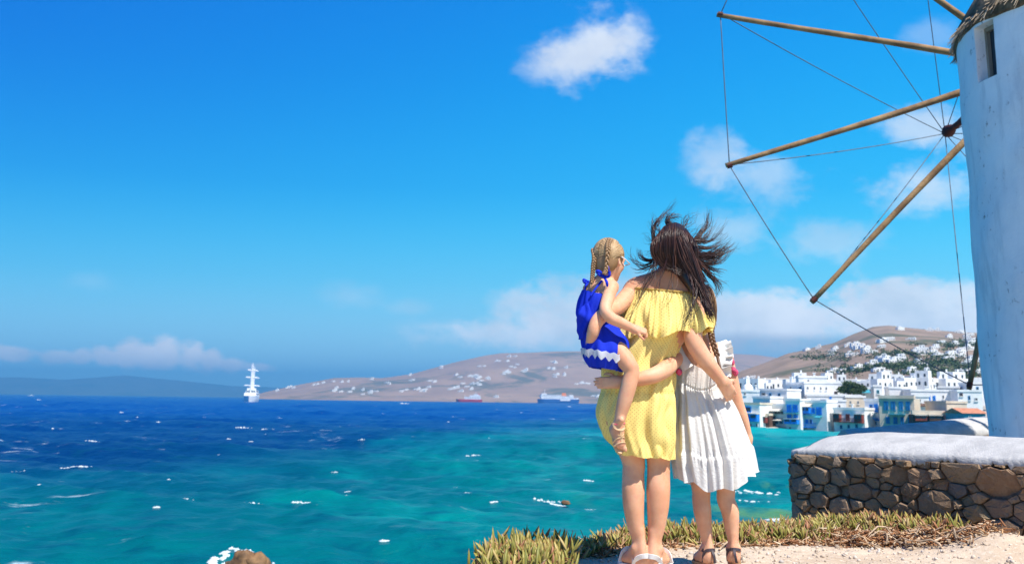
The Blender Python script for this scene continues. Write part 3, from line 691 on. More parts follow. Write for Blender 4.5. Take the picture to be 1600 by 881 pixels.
B('waterfront_house', 'cream house with four tall sea blue shutters and a turquoise balcony', 'house', 1375, 1430.5, 622.5, 664, 214, 7, M_cream,
  [('slab', 1374.5, 617.5, 1431, 622.4, M_cream), ('shuttered', 1382.6, 627, 1390, 641, M_shutter), ('shuttered', 1394, 627, 1401, 642, M_shutter), ('shuttered', 1406.5, 627, 1413, 642, M_shutter), ('shuttered', 1417.5, 627, 1424, 641, M_shutter), ('balcony', 1390.5, 640, 1416, 647.6, M_turq, M_turq),
   ('shuttered', 1385, 651, 1391, 662, M_shutter), ('shuttered', 1396.5, 651, 1403, 662, M_shutter), ('shuttered', 1407.6, 651, 1413.5, 662, M_shutter), ('shuttered', 1419.5, 651, 1426, 661, M_shutter)], phi=-30, parapet=None)
B('waterfront_taverna', 'low brown timber taverna terrace under a flat cream roof', 'taverna', 1427, 1475, 647.5, 664, 205, 7, M_brown, [('slab', 1426, 641, 1478, 647.4, M_cream), ('boxed', 1430, 649, 1448, 657, M_red), ('boxed', 1452, 649, 1472, 657, M_brown)], phi=-14, parapet=None)
B('waterfront_house', 'plain beige block beside the mill with two small openings', 'house', 1481, 1513, 630, 664, 205, 9, M_cream, [('window', 1490, 637, 1492.5, 642, M_grey), ('window', 1500, 647, 1502, 651, M_grey)], phi=4, parapet=M_cream)
B('waterfront_house', 'little house with an orange tiled roof close to the mill', 'house', 1507, 1541, 645.5, 664, 196, 7, M_turq, [('gable', 1507, 637.5, 1541, 645.6, M_tile), ('window', 1514, 649, 1518, 655, M_white)], phi=4, parapet=None)
# streets behind
B('chapel', 'white domed chapel standing above the left end of the waterfront', 'chapel', 1157, 1187, 612, 634, 240, 8, M_white, [('dome', 1161, 598, 1178, 612, M_white), ('window', 1163, 613, 1166, 617.5, M_grey), ('chimney', 1181, 602, 1184, 612, M_white)], phi=-12)
B('town_house', 'low bluish white house right of the chapel', 'house', 1187, 1230, 610, 624, 250, 8, M_white, [('window', 1190, 613, 1197, 618, M_grey), ('window', 1202, 614, 1206, 619, M_shutter), ('window', 1216, 614, 1220, 620, M_shutter)], phi=-38)
B('town_house', 'shaded white wing with chimney left of the big plain house', 'house', 1229, 1258, 600, 622, 256, 8, M_white, [('window', 1235, 604, 1238, 610, M_grey), ('window', 1249, 604, 1253, 610, M_shutter), ('chimney', 1232, 589, 1235.5, 600, M_white)], phi=-42)
B('town_house', 'big plain sunlit white house with a row of four small windows', 'house', 1257.5, 1318, 599, 620, 252, 9, M_white, [('window', 1261.5, 604.3, 1264, 609, M_grey), ('window', 1272, 604.3, 1274.5, 609, M_grey), ('window', 1282, 604.3, 1284.5, 609, M_grey), ('window', 1290.5, 604.3, 1293, 609, M_grey), ('window', 1304, 611, 1309, 616, M_brown)], phi=-10)
B('town_house', 'upper storey with stair tower on top of the big plain house', 'house', 1248, 1293, 590, 600, 262, 8, M_white, [('chimney', 1251, 584, 1254, 590, M_white), ('chimney', 1272, 583, 1275, 590, M_white), ('window', 1262, 593, 1265, 597, M_grey)], phi=-10)
B('town_house', 'long white terrace wall with one blue door', 'house', 1262, 1346, 619, 634, 243, 9, M_white, [('shuttered', 1297, 619.5, 1300.3, 626, M_blue), ('window', 1318, 622, 1321, 626, M_grey), ('window', 1333, 622, 1336, 626, M_grey)], phi=-14)
B('town_house', 'little white cube house with one green window beside the tree', 'house', 1366, 1379, 604, 624, 246, 6, M_white, [('window', 1370.5, 609, 1374.5, 615, M_turq)], phi=-12)
B('town_house', 'white house with a turquoise pergola right of the tree', 'house', 1340, 1366, 608, 627, 248, 6, M_white, [('awning', 1344, 609, 1360, 613, M_turq), ('chimney', 1342, 596, 1347, 608, M_white), ('window', 1349, 615, 1352, 620, M_grey)], phi=-12)
B('town_house', 'white house with chimneys behind the cornice of the cream house', 'house', 1390, 1426, 607, 624, 245, 8, M_white, [('chimney', 1391, 601, 1394, 607, M_white), ('window', 1413, 609, 1416, 614, M_shutter), ('window', 1420, 609, 1423.5, 614, M_shutter)], phi=-12)
B('town_house', 'long white house with two blue shutters above the taverna', 'house', 1425, 1498, 611.5, 640, 236, 9, M_white, [('shuttered', 1451, 618, 1455, 626.5, M_blue), ('shuttered', 1459, 618, 1463, 625.5, M_blue), ('window', 1474, 617, 1476.5, 623, M_grey), ('window', 1490, 616, 1492.5, 621, M_grey), ('chimney', 1449, 604, 1456, 611.5, M_white), ('chimney', 1465, 601, 1467, 611.5, M_white)], phi=-8)
B('town_house', 'small white house with a shaded porch over the brown terrace', 'house', 1431, 1453, 620, 642, 226, 6, M_white, [('awning', 1435, 630, 1451, 634, M_brown), ('window', 1437, 623, 1440, 628, M_grey)], phi=-8)
B('town_house', 'grey roofed house up behind the long white house', 'house', 1467, 1500, 606, 616, 255, 8, M_grey, [('window', 1474, 608, 1478, 612, M_grey), ('window', 1488, 608, 1492, 612, M_grey)], phi=-20, parapet=M_white)
B('town_house', 'stepped white house with brown window next to the mill', 'house', 1498, 1536, 612, 640, 228, 8, M_white, [('window', 1501, 614, 1506, 619, M_brown), ('window', 1514, 618, 1517.5, 625, M_shutter), ('window', 1524, 621, 1529, 626, M_grey), ('slab', 1497, 627, 1512, 629, M_grey)], phi=-10)
B('town_house', 'small white cube house up behind the stepped one', 'house', 1512, 1545, 600, 616, 250, 8, M_white, [('window', 1516, 604, 1519, 609, M_grey), ('window', 1526, 604, 1530, 610, M_shutter)], phi=-10)
rs = random.Random(8)
for k in range(22):
    px = 1170 + 365 * (k + rs.random()) / 22; py = 604 - 3 * rs.random() - (px - 1170) * .012
    Y = rs.uniform(272, 320); p = P(px, py, Y)
    o = bpy.data.objects.new('hillside_house', rs.choice(HM)); COL.objects.link(o); o.location = (p[0], p[1], p[2] - 1.2); o.rotation_euler = (0, 0, R(rs.uniform(-40, 20))); o.scale = (.5, .5, .62)
    tag(o, 'white cube house crowded on the slope at the back of the town', 'house', 'white houses at the back of the town')

# a leafy tree among the roofs, and scrub on the slope
M_leaf = attr_mat('foliage', [(0, (.025, .05, .018)), (.5, (.05, .085, .03)), (1, (.10, .13, .05))], .7, .2)
LEAF_V = np.array([(-.5, 0, 0), (0, -.22, .05), (.5, 0, 0), (0, .22, .05)]); LEAF_F = np.array([[0, 1, 2, 3]])
def crown(name, parent, c, r, n, lsize, seed, clumps=9):
    rs = np.random.default_rng(seed); cc = rs.normal(size=(clumps, 3)); cc = cc / np.linalg.norm(cc, axis=1)[:, None] * rs.uniform(.3, .75, (clumps, 1)) * np.array(r); k = rs.integers(0, clumps, n)
    d = rs.normal(size=(n, 3)); d = d / np.linalg.norm(d, axis=1)[:, None] * rs.random((n, 1)) ** .33 * np.array(r) * .5
    T_ = np.asarray(c) + cc[k] + d; return scatter(name, LEAF_V * lsize, LEAF_F, rot_rand(n, rs) * rs.uniform(.6, 1.3, (n, 1, 1)), T_, M_leaf, parent=parent, smooth=False)
M_bark = mat('bark', (.16, .11, .075), .95, .1, .2, 1)
def tree(px, py, Y, h, r, label, seed):
    p = P(px, py, Y); t = empty('pine_tree', (p[0], p[1], p[2] - h), label, 'tree'); mb = MB(); rs = random.Random(seed)
    mb.tube([p + np.array([0, 0, -h - 1]), p + np.array([.2, 0, -h * .5]), p + np.array([0, .1, .2 * r])], [.32, .24, .06], 8)
    for k in range(5): an = k * 1.3; mb.tube([p + np.array([.1, 0, -h * .45]), p + np.array([math.cos(an) * r * .4, math.sin(an) * r * .4, -r * .1]), p + np.array([math.cos(an) * r * .8, math.sin(an) * r * .8, r * .25])], [.16, .1, .04], 6)
    mb.build('trunk', M_bark, t); crown('crown', t, p, (r * 1.25, r, r * .8), 1500, .75, seed)
tree(1326, 606, 246, 5, 2.1, 'dark green tree among the white roofs in the middle of the town', 3)
tree(1338, 608, 244, 4.5, 1.7, 'smaller dark tree leaning against the roof right of the big tree', 4)
n = 0; TT = []
for (px, py, k, sx, sy) in [(1385, 560, 60, 40, 6), (1400, 578, 70, 36, 5), (1460, 570, 70, 40, 8), (1500, 585, 60, 24, 8), (1330, 583, 60, 40, 4), (1440, 590, 50, 40, 4), (1280, 562, 40, 40, 5), (1480, 545, 40, 40, 6)]:
    for _ in range(k):
        x = px + rs.gauss(0, sx * .6); y = py + rs.gauss(0, sy * .7); t = (x - 800) / F_PX / .995; yh = 615.1 + .0133 * x
        for Y in np.linspace(H_right.D0 * 1.01, H_right.D1 * .99, 60):
            z = float(H_right.z(np.array(t), np.array(Y)))
            if yh - (z - CAM[2]) / Y * F_PX <= y: TT.append((t * Y, Y, z)); break
TT = np.array(TT); kk = np.repeat(np.arange(len(TT)), 26); d = rng.normal(size=(len(kk), 3)) * np.array([1.6, 1.6, .8])
o = scatter('scrub', LEAF_V * 1.5, LEAF_F, rot_rand(len(kk), rng), TT[kk] + d + np.array([0, 0, .9]), M_leaf, smooth=False); tag(o, 'dark green scrub between the houses on the hill', 'scrub', kind='stuff')

# ------------------------------------------------------------------ ships
def hull(mb, L, Bm, z0, z1, bow=.2, mi=0, rake=.04, x_off=0):
    rows = []
    for z, k in ((z0, .86), (z0 * .5 + z1 * .5, .97), (z1, 1.0)):
        row = []
        xs = np.linspace(-1, 1, 15); half = [Bm / 2 * k * (1 - max(0, (-x - (1 - 2 * bow)) / (2 * bow)) ** 2.0) * (1 - .25 * max(0, (x - .7) / .3)) for x in xs]
        ex = 1 + rake * (z - z0) / (z1 - z0)
        row = [(x_off + x * L / 2 * ex, -h, z) for x, h in zip(xs, half)] + [(x_off + x * L / 2 * ex, h, z) for x, h in zip(xs[::-1], half[::-1])]
        rows.append(row)
    mb.grid(rows, mi, closed_u=True); b = len(mb.v); mb.v += rows[-1]; mb.f.append(list(range(b, b + len(rows[-1])))); mb.mi.append(mi)
def place(o, mb_children, loc, rz):
    o.location = loc; o.rotation_euler = (0, 0, rz)
def part(root, mb, name, m_, smooth=False):
    me = bpy.data.meshes.new(name); me.from_pydata(mb.v, [], mb.f); me.update(); o = bpy.data.objects.new(name, me); COL.objects.link(o); me.materials.append(m_); o.parent = root
    return o
def wl(px, D): p = P(px, 620, D); return (p[0], p[1], SEA)
M_shipw = mat('ship_white', (.80, .80, .78), .5, .4, .03, .2); M_shipb = mat('ship_blue', (.02, .10, .34), .5, .4, .05, .2); M_shipr = mat('ship_red', (.55, .03, .05), .5, .4, .05, .2); M_org = mat('funnel_orange', (.75, .22, .06), .6, .3, .05, .3); M_glass = mat('ship_windows', (.04, .07, .10), .2, .5, .05, .3)
f = empty('ferry', (0, 0, 0), 'white car ferry with blue hull and orange funnel in front of the island', 'ferry'); f.location = wl(872, 2950); f.rotation_euler = (0, 0, R(8))
mb = MB(); hull(mb, 112, 19, -1.5, 11, .16); part(f, mb, 'hull', M_shipb)
mb = MB(); mb.box((4, 0, 13.2), (104, 18, 4.2)); mb.box((-4, 0, 17.4), (92, 17, 4.2)); mb.box((-20, 0, 21.3), (56, 16, 3.5)); mb.box((-40, 0, 24.6), (14, 15, 3.0)); mb.box((36, 0, 21), (10, 14, 3)); part(f, mb, 'superstructure', M_shipw)
mb = MB()
for lv, (a_, b_) in ((14, (-44, 50)), (18, (-48, 40)), (21.6, (-46, 6))):
    for k in range(24):
        x = a_ + (b_ - a_) * (k + .5) / 24
        for s in (-1, 1): mb.box((x, s * {14: 9.02, 18: 8.52, 21.6: 8.02}[lv], lv), (2.0, .1, 1.1))
part(f, mb, 'windows', M_glass)
mb = MB(); mb.box((16, 0, 24), (12, 8, 8), taper=.8); part(f, mb, 'funnel', M_org)
mb = MB(); mb.tube([(-38, 0, 26), (-37, 0, 37)], [.8, .3]); mb.box((-37.5, 0, 33), (.6, 7, .6)); part(f, mb, 'mast', M_shipw)
mb = MB(); mb.box((18, -9.75, 8.6), (28, .5, 4.2)); part(f, mb, 'side_panel', M_shipw)
f = empty('cargo_ship', (0, 0, 0), 'small red hulled ship with pale deckhouses left of the ferry', 'ship'); f.location = wl(733, 2950); f.rotation_euler = (0, 0, R(-6))
mb = MB(); hull(mb, 70, 13, -1.5, 7.5, .2); part(f, mb, 'hull', M_shipr)
mb = MB(); mb.box((10, 0, 11), (44, 11, 7)); mb.box((16, 0, 16.5), (28, 10, 4.5)); mb.box((20, 0, 20), (14, 9, 3)); part(f, mb, 'deckhouse', M_shipw)
mb = MB(); mb.tube([(-12, 0, 8), (-12, 0, 19)], [.6, .3]); mb.tube([(18, 0, 20), (18, 0, 28)], [.6, .3]); part(f, mb, 'mast', M_shipw)
mb = MB()
for k in range(9):
    for s in (-1, 1): mb.box((-8 + k * 4.4, s * 5.52, 12), (1.8, .1, 1.2))
part(f, mb, 'windows', M_glass); mb = MB(); mb.box((26, 0, 19.5), (5, 5, 6), taper=.8); part(f, mb, 'funnel', M_shipr)
f = empty('sailing_ship', (0, 0, 0), 'tall white sailing cruise ship with bare masts seen end on off the island', 'ship'); f.location = wl(393, 1210); f.rotation_euler = (0, 0, R(100))
mb = MB(); hull(mb, 90, 14, -1.5, 7, .25); part(f, mb, 'hull', M_shipw)
mb = MB(); mb.box((6, 0, 8.6), (66, 13, 3.2)); mb.box((6, 0, 11.6), (52, 11.5, 2.8)); mb.box((-8, 0, 14.2), (14, 10, 2.4)); part(f, mb, 'deckhouse', M_shipw)
mb = MB()
for k in range(14):
    for s in (-1, 1): mb.box((-22 + k * 4, s * 6.53, 8.7), (1.8, .08, 1.1)); mb.box((-18 + k * 3.4, s * 5.78, 11.7), (1.8, .08, 1.1))
for k in range(4): mb.box((-38.8 + 12, -4.4 + k * 2.9, 8.8), (.1, 1.5, 1.1)); mb.box((-20.05, -4 + k * 2.6, 11.7), (.1, 1.5, 1.1))
part(f, mb, 'windows', M_glass)
for k in range(4):
    x = -24 + k * 17; m = MB(); m.tube([(x, 0, 8), (x, 0, 30), (x, 0, 43 - abs(k - 1) * 1.5)], [.75, .6, .3], 8); mm = part(f, m, 'mast', M_shipw)
    for zz_, hw in ((18, 7.4), (27, 6.2), (35, 4.6)): y = MB(); y.tube([(x, -hw, zz_), (x, 0, zz_ + .2), (x, hw, zz_)], [.22, .42, .22], 6); y.box((x + .4, -hw * .6, zz_ + .5), (.7, hw * .6, .7)); y.box((x + .4, hw * .6, zz_ + .5), (.7, hw * .6, .7)); part(mm, y, 'yard', M_shipw)
mb = MB(); mb.tube([(44, 0, 7), (58, 0, 11)], [.5, .2]); part(f, mb, 'bowsprit', M_shipw)

# ------------------------------------------------------------------ rock awash near the shore
M_rock = mat('wet_rock', (.25, .135, .055), .7, .35, .2, 2.6, 1.0, 9, col2=(.085, .045, .022))
def rock_mesh(mb, c, r, seed, n=20, m=13):
    rows = []
    for i in range(m + 1):
        ph = math.pi * i / m; row = []
        for j in range(n):
            th = 2 * math.pi * j / n; d = Vector((math.sin(ph) * math.cos(th), math.sin(ph) * math.sin(th), math.cos(ph)))
            k = 1 + .42 * mnoise.noise(d * 1.3 + Vector((seed, 0, 0))) + .22 * abs(mnoise.noise(d * 3.1 + Vector((0, seed, 0)))) + .1 * mnoise.noise(d * 7 + Vector((0, 0, seed)))
            row.append((c[0] + d.x * r[0] * k, c[1] + d.y * r[1] * k, c[2] + d.z * r[2] * k))
        rows.append(row)
    mb.grid(rows[::-1], closed_u=True)
def water_at(px, py): yh = 615.1 + .0133 * px; Y = (CAM[2] - SEA) * F_PX / (py - yh); return P(px, py, Y)
c = water_at(387, 889); mb = MB(); rock_mesh(mb, c + np.array([-.18, .1, .14]), (.42, .4, .45), 2.1); rock_mesh(mb, c + np.array([.25, .0, .08]), (.42, .35, .36), 5.3); rock_mesh(mb, c + np.array([-.5, .3, -.1]), (.35, .3, .28), 8.3); rock_mesh(mb, c + np.array([.6, .1, -.1]), (.3, .3, .22), 9.3)
tag(mb.build('rock', M_rock, smooth=True), 'brown rock awash in white foam at the bottom left', 'rock')
mb = MB(); c2 = water_at(884, 782); rock_mesh(mb, c2 + np.array([0, 0, -.10]), (.22, .2, .12), 6.3); tag(mb.build('rock', M_rock, smooth=True), 'small dark rock with a breaking wave out in the bay', 'rock')
fm = MB(); rs = random.Random(77)
for k in range(210):
    t = rs.random(); px = 284 + 150 * t ** 1.3 + rs.gauss(0, 6); top = 872 - 14 * math.exp(-((px - 372) / 42) ** 2); py = top + abs(rs.gauss(0, 1)) * (7 if px < 395 else 3) + rs.uniform(0, 4)
    if 356 < px < 430 and py > 864 + .25 * max(0, px - 385): continue
    wp = rs.uniform(4, 15) * (1 if px < 400 else .6); p = water_at(px, py); near = math.exp(-((px - 365) / 30) ** 2)
    foam_patch(fm, p[0], p[1], wp * p[1] / F_PX, wp * p[1] / F_PX * rs.uniform(.6, 1.6), (2.8 + 2.0 * near * rs.random()) * p[1] / F_PX, 300 + k, rs.uniform(-.6, .6))
tag(fm.build('surf', M_foam, smooth=True), 'white surf washing round the brown rock', 'surf', kind='stuff')
fm = MB(); p = water_at(1222, 795)
for k in range(5): foam_patch(fm, p[0] - .3 + rs.uniform(-.5, .5), p[1] + rs.uniform(-.8, 1), rs.uniform(.8, 1.8), rs.uniform(.8, 1.5), rs.uniform(.10, .22), 400 + k)
tag(fm.build('surf', M_foam, smooth=True), 'white surf at the cliff foot beside the stone wall', 'surf', kind='stuff')
# ------------------------------------------------------------------ near stone wall
def clip_poly(poly, n, c):
    out = []
    for i in range(len(poly)):
        p, q = poly[i], poly[(i + 1) % len(poly)]; dp = p @ n - c; dq = q @ n - c
        if dp <= 0: out.append(p)
        if dp * dq < 0: out.append(p + (q - p) * dp / (dp - dq))
    return out
def power_cells(sites, wts, w_, h_):
    cells = []
    for i, s in enumerate(sites):
        poly = [np.array(p, float) for p in ((0, 0), (w_, 0), (w_, h_), (0, h_))]
        d = np.hypot(*(sites - s).T)
        for j in np.argsort(d)[1:34]:
            n_ = 2 * (sites[j] - s); c = sites[j] @ sites[j] - s @ s - wts[j] + wts[i]
            poly = clip_poly(poly, n_, c)
            if len(poly) < 3: break
        cells.append(poly)
    return cells
def chaikin(poly, k=1):
    for _ in range(k):
        out = []
        for i in range(len(poly)):
            p, q = poly[i], poly[(i + 1) % len(poly)]; out += [p * .89 + q * .11, p * .11 + q * .89]
        poly = out
    return poly
W0 = np.array([1.925, 7.58]); W1 = np.array([3.02, 6.24]); wd = (W0 - W1) / np.linalg.norm(W0 - W1); wn = np.array([-wd[1], wd[0]])      # wn: outward (left, towards the camera)
if wn @ np.array([-1, -1]) < 0: wn = -wn
THK = .62; RC = .16
L0 = 2.75; start = W0 - wd * L0
ccen = W0 - wd * RC - wn * RC          # centre of the rounded corner
LA = L0 - RC; LB = RC * math.pi / 2; LCn = THK - 2 * RC; WL = LA + LB + LCn
def wall_pt(s):
    "plan position and outward normal along the face, then round the seaward end"
    if s <= LA: return start + wd * s, wn
    if s <= LA + LB: a = (s - LA) / RC; n_ = wn * math.cos(a) + wd * math.sin(a); return ccen + n_ * RC, n_
    p = ccen + wd * RC - wn * (s - LA - LB); return p, wd
HS0, HS1 = -.16, .458
root = empty('stone_wall', (W0[0], W0[1], 0), 'low dry stone wall with rounded whitewashed coping in front of the mill', 'wall')
M_core = mat('wall_core_mortar', (.15, .12, .095), .95, .1, .2, 20, .5, 60)  # dark mortar colour of the wall cores, seen between the stones
m_, nt, b = new_mat('field_stone'); tc = nt.add('ShaderNodeTexCoord').outputs['Object']; oi = nt.add('ShaderNodeObjectInfo').outputs['Random']
c = nt.ramp(oi, [(0, (.24, .150, .090)), (.2, (.34, .235, .145)), (.38, (.22, .155, .115)), (.52, (.44, .31, .19)), (.66, (.20, .175, .155)), (.8, (.36, .195, .095)), (.9, (.33, .22, .13)), (1, (.17, .20, .14))])
nn = nt.noise(tc, 22, 6, .65, .4); n5 = nt.noise(tc, 70, 4, .7)
c = nt.mix(1.0, nt.mix(nt.smooth(nn, .35, .7), c, nt.mix(.6, c, (.38, .28, .19))), (.78, .74, .70), 'MULTIPLY'); c = nt.mix(nt.m('MULTIPLY', nt.smooth(n5, .55, .7), .6), c, (.09, .07, .055)); c = nt.mix(nt.m('MULTIPLY', nt.smooth(nn, .66, .74), .5), c, (.52, .49, .43))
nt.l.new(c, b.inputs['Base Color']); b.inputs['Roughness'].default_value = .9; b.inputs['Specular IOR Level'].default_value = .15
bn = nt.add('ShaderNodeBump'); bn.inputs['Strength'].default_value = .9; bn.inputs['Distance'].default_value = .012; nt.l.new(nt.m('ADD', nn, nt.m('MULTIPLY', n5, .5)), bn.inputs['Height']); nt.l.new(bn.outputs[0], b.inputs['Normal'])
M_field = m_
rs = np.random.default_rng(21); Hh = HS1 - HS0
sites = []; rr = []
sizes = sorted(list(rs.choice([.020, .028, .038, .053, .078], size=620, p=[.38, .29, .20, .10, .03]) * rs.uniform(.85, 1.2, 620)), reverse=True)
for r_, tr in [(r_, tr) for r_ in sizes for tr in range(24)]:
    if len(sites) >= 296: break
    if tr == 0: placed = False
    if placed: continue
    p = np.array([rs.uniform(0, WL), rs.uniform(0, Hh)])
    if all(abs(p[0] - q[0]) / 1.25 > 0 and math.hypot((p[0] - q[0]) / 1.45, p[1] - q[1]) > (r_ + k) * .88 for q, k in zip(sites, rr)): sites.append(p); rr.append(r_); placed = True
# the big dark slab standing at the right and a few large boulders
sites = np.array(sites); rr = np.array(rr)
cells = [[q * np.array([1.45, 1]) for q in c_] for c_ in power_cells(sites / np.array([1.45, 1]), (rr * 1.05) ** 2, WL / 1.45, Hh)]
for poly, s, r_ in zip(cells, sites, rr):
    if len(poly) < 3: continue
    poly = np.array(poly); cen = poly.mean(0)
    ext = np.ptp(poly, axis=0)
    if min(ext) < .012: continue
    gap = .003
    sh = max(.5, 1 - gap / (min(ext) * .5)); base = [cen + (p - cen) * sh for p in poly]
    base = chaikin(base, 1); n_ = len(base); jut = rs.uniform(.006, .050); tilt = rs.normal(0, .20, 2)
    rows = []
    for sc, dep in ((1.0, -.035), (1.0, jut * .45), (.93, jut * .88), (.62, jut)):
        row = []
        for p in base:
            q = cen + (p - cen) * sc * (1 + .05 * rs.normal()); dd = dep + (0 if dep < 0 else (q - cen) @ tilt + .003 * rs.normal())
            pp, nnm = wall_pt(min(WL, max(0, q[0]))); row.append((pp[0] + nnm[0] * dd, pp[1] + nnm[1] * dd, HS0 + q[1]))
        rows.append(row)
    pp, nnm = wall_pt(cen[0]); mb = MB(); mb.grid(rows, closed_u=True)
    k = len(mb.v); mb.v.append((pp[0] + nnm[0] * (jut + .003), pp[1] + nnm[1] * (jut + .003), HS0 + cen[1]))
    for j in range(n_): mb.f.append([k - n_ + j, k - n_ + (j + 1) % n_, k]); mb.mi.append(0)
    mb.build('stone', M_field, root, smooth=False)
# rubble core behind the stones
rows = []
for z in (HS0 - .3, HS1 - .07):
    row = []
    for s in np.linspace(0, WL, 60): pp, nnm = wall_pt(s); row.append((pp[0] - nnm[0] * .012, pp[1] - nnm[1] * .012, z))
    e = start - wn * (THK - .03); row += [(ccen + wd * RC - wn * LCn)[0:2].tolist() + [z], [e[0], e[1], z]]; rows.append(row)
mb = MB(); mb.grid(rows, closed_u=True); mb.build('core', M_core, root)
# coping: swept profile with a ragged, dripping lower edge
M_cop = mat('lime_coping', (.50, .485, .46), .92, .12, .10, 7, .45, 70, col2=(.385, .375, .36))
prof = [(-.004, -.016, 1), (.013, -.014, 1), (.018, -.006, .9), (.014, .026, .25), (-.006, .040, .1), (-.045, .060, 0), (-.11, .090, 0), (-.20, .122, 0), (-.30, .148, 0), (-.40, .152, 0), (-.52, .128, 0), (-.60, .085, 0), (-.64, .03, 0), (-.62, -.1, 0)]
rows = []; SL = np.concatenate([np.linspace(0, LA, 240), np.linspace(LA + .006, LA + LB, 34), np.linspace(LA + LB + .012, WL, 22)])
for k, s in enumerate(SL):
    pp, nnm = wall_pt(s); row = []; fade = 1.0
    endd = max(0.0, (s - (LA - .34)) / .5); drop = .055 * sstep(np.array(s), LA - .42, LA + LB).item()
    for (o_, z_, jit) in prof:
        o2 = o_ if s <= LA - .4 else max(o_, -RC - (THK) * .5) if s > LA else o_
        t = np.array([s * 26, s * 9.0]); rag = ((fbm(np.array(s * 75), np.array(2.0), 2, 5) - .5) * .045 + (fbm(np.array(s * 9), np.array(5.0), 2, 15) - .5) * .03) * jit
        lump = .016 * (fbm(np.array(s * 2.2), np.array(o_ * 4), 2, 9) - .5) + .004 * (fbm(np.array(s * 13), np.array(o_ * 14), 2, 4) - .5)
        zz_ = HS1 + z_ + float(rag) + float(lump) * (1 if z_ > .02 else .4) - drop * (z_ / .15 if z_ > 0 else 0)
        if s > LA:      # over the rounded end the profile folds in to a hipped end
            q = ccen + nnm * RC + nnm * max(o2, -RC * .98) if s < LA + LB else None
            if s < LA + LB:
                a = (s - LA) / LB; far_ = W0 - wd * .34 - wn * THK * .5
                base_ = ccen + nnm * RC; dirn = far_ - base_; f_ = min(1, max(0, -o_) / .31); q = base_ + nnm * max(o_, 0) + dirn * f_
            else:
                far_ = W0 - wd * .34 - wn * THK * .5; f_ = min(1, max(0, -o_) / .31); q = pp + nnm * max(o_, 0) + (far_ - pp) * f_
            if o_ < -.31: zz_ = HS1 + .158 - drop - .02
        else:
            q = pp + nnm * o_
        row.append((q[0], q[1], zz_))
    rows.append(row)
mb = MB(); mb.grid(rows); mb.raw(rows[0], [tuple(range(len(prof)))[::-1]]); mb.build('coping', M_cop, root, smooth=True)

# ------------------------------------------------------------------ lower wall beyond, running from the mill towards the sea
root = empty('stone_wall', (6.0, 17.2, 0), 'far low wall with sloping white coping running left from the mill foot', 'wall')
mb = MB(); rows = []; npts = 60
a0 = P(1318, 672, 16.8); b0 = P(1580, 664, 19.0)
for k in range(npts):
    t = k / (npts - 1); x = a0[0] + (b0[0] - a0[0]) * t; y = a0[1] + (b0[1] - a0[1]) * t; lump = .03 * float(fbm(np.array(x * 2), np.array(3.0), 3, 3) - .5)
    zt = .405 + .255 * t ** .9 + lump
    rows.append([(x, y - .42, zt - .30 + .02 * float(fbm(np.array(x * 9), np.array(1.), 2, 8))), (x, y - .44, zt - .24), (x, y - .30, zt - .10), (x, y - .1, zt - .01), (x, y + .1, zt), (x, y + .35, zt - .09), (x, y + .4, zt - .3)])
mb.grid(rows); mb.raw(rows[0], [tuple(range(7))]); mb.build('coping', M_cop, root, smooth=True)
mb = MB(); c = (a0 + b0) / 2; dv = b0 - a0; an = math.atan2(dv[1], dv[0]); rot = np.array([[math.cos(an), -math.sin(an), 0], [math.sin(an), math.cos(an), 0], [0, 0, 1]])
mb.box((c[0] + dv[0] * .02, c[1] + dv[1] * .02 + .05, -2.9), (np.linalg.norm(dv) * .96, .55, 6.2), rot); mb.build('core', M_core, root)
rs = random.Random(2)
for k in range(60):
    t = (k % 20 + .5) / 20; lv = k // 20; x = a0[0] + dv[0] * t + rs.uniform(-.04, .04); y = a0[1] + dv[1] * t - .40; z = .405 + .255 * t ** .9 - .36 - lv * .17
    mb = MB(); rock_mesh(mb, (x, y, z), (.11 * rs.uniform(.8, 1.2), .09, .085), k * 1.7, 8, 5); mb.build('stone', M_field, root)

# ------------------------------------------------------------------ windmill
HUB_D = 16.5
hub = P(1617, 106, HUB_D); tipS = P(1477, 214, HUB_D * 1.262)
axv = tipS - hub; axv[2] = 0; axl = np.linalg.norm(axv); axd = axv / axl
sprit_end = hub + axd * axl
mc = np.array([hub[0], hub[1]]) - axd[:2] * 2.95 + np.array([.05, 0])
def sil_r(px, py):
    "radius that puts the left silhouette of the round tower at that pixel"
    d = dirpx(px, py); d2 = d[:2] / np.linalg.norm(d[:2]); t = mc @ d2; return math.hypot(*(mc - d2 * t)), t * d[2] / np.linalg.norm(d[:2]) + CAM[2]
sil = [sil_r(*p) for p in ((1541, 672), (1531, 560), (1521, 440), (1511, 310), (1504, 210), (1498, 140), (1494, 82))]
ZB, ZT = -.6, sil[-1][1] + .10
def mill_r(z):
    zs_ = [s[1] for s in sil]; rs_ = [s[0] for s in sil]; return float(np.interp(z, zs_, rs_)) 
print('mill radii', [(round(a, 2), round(b_, 2)) for a, b_ in sil], 'hub', hub, 'axle', axl, axd)
DEPTHS = 0
root = empty('windmill', (mc[0], mc[1], 0), 'round whitewashed windmill with thatched cap and bare wooden sail poles', 'windmill')
M_mill = None
m_, nt, b = new_mat('limewashed_plaster'); tc = nt.add('ShaderNodeTexCoord').outputs['Object']
na_ = nt.noise(tc, 1.6, 6, .6); nb_ = nt.noise(nt.map(tc, scale=(1, 1, .22)), 3.2, 6, .65); nc_ = nt.noise(tc, 11, 5, .7, .4)
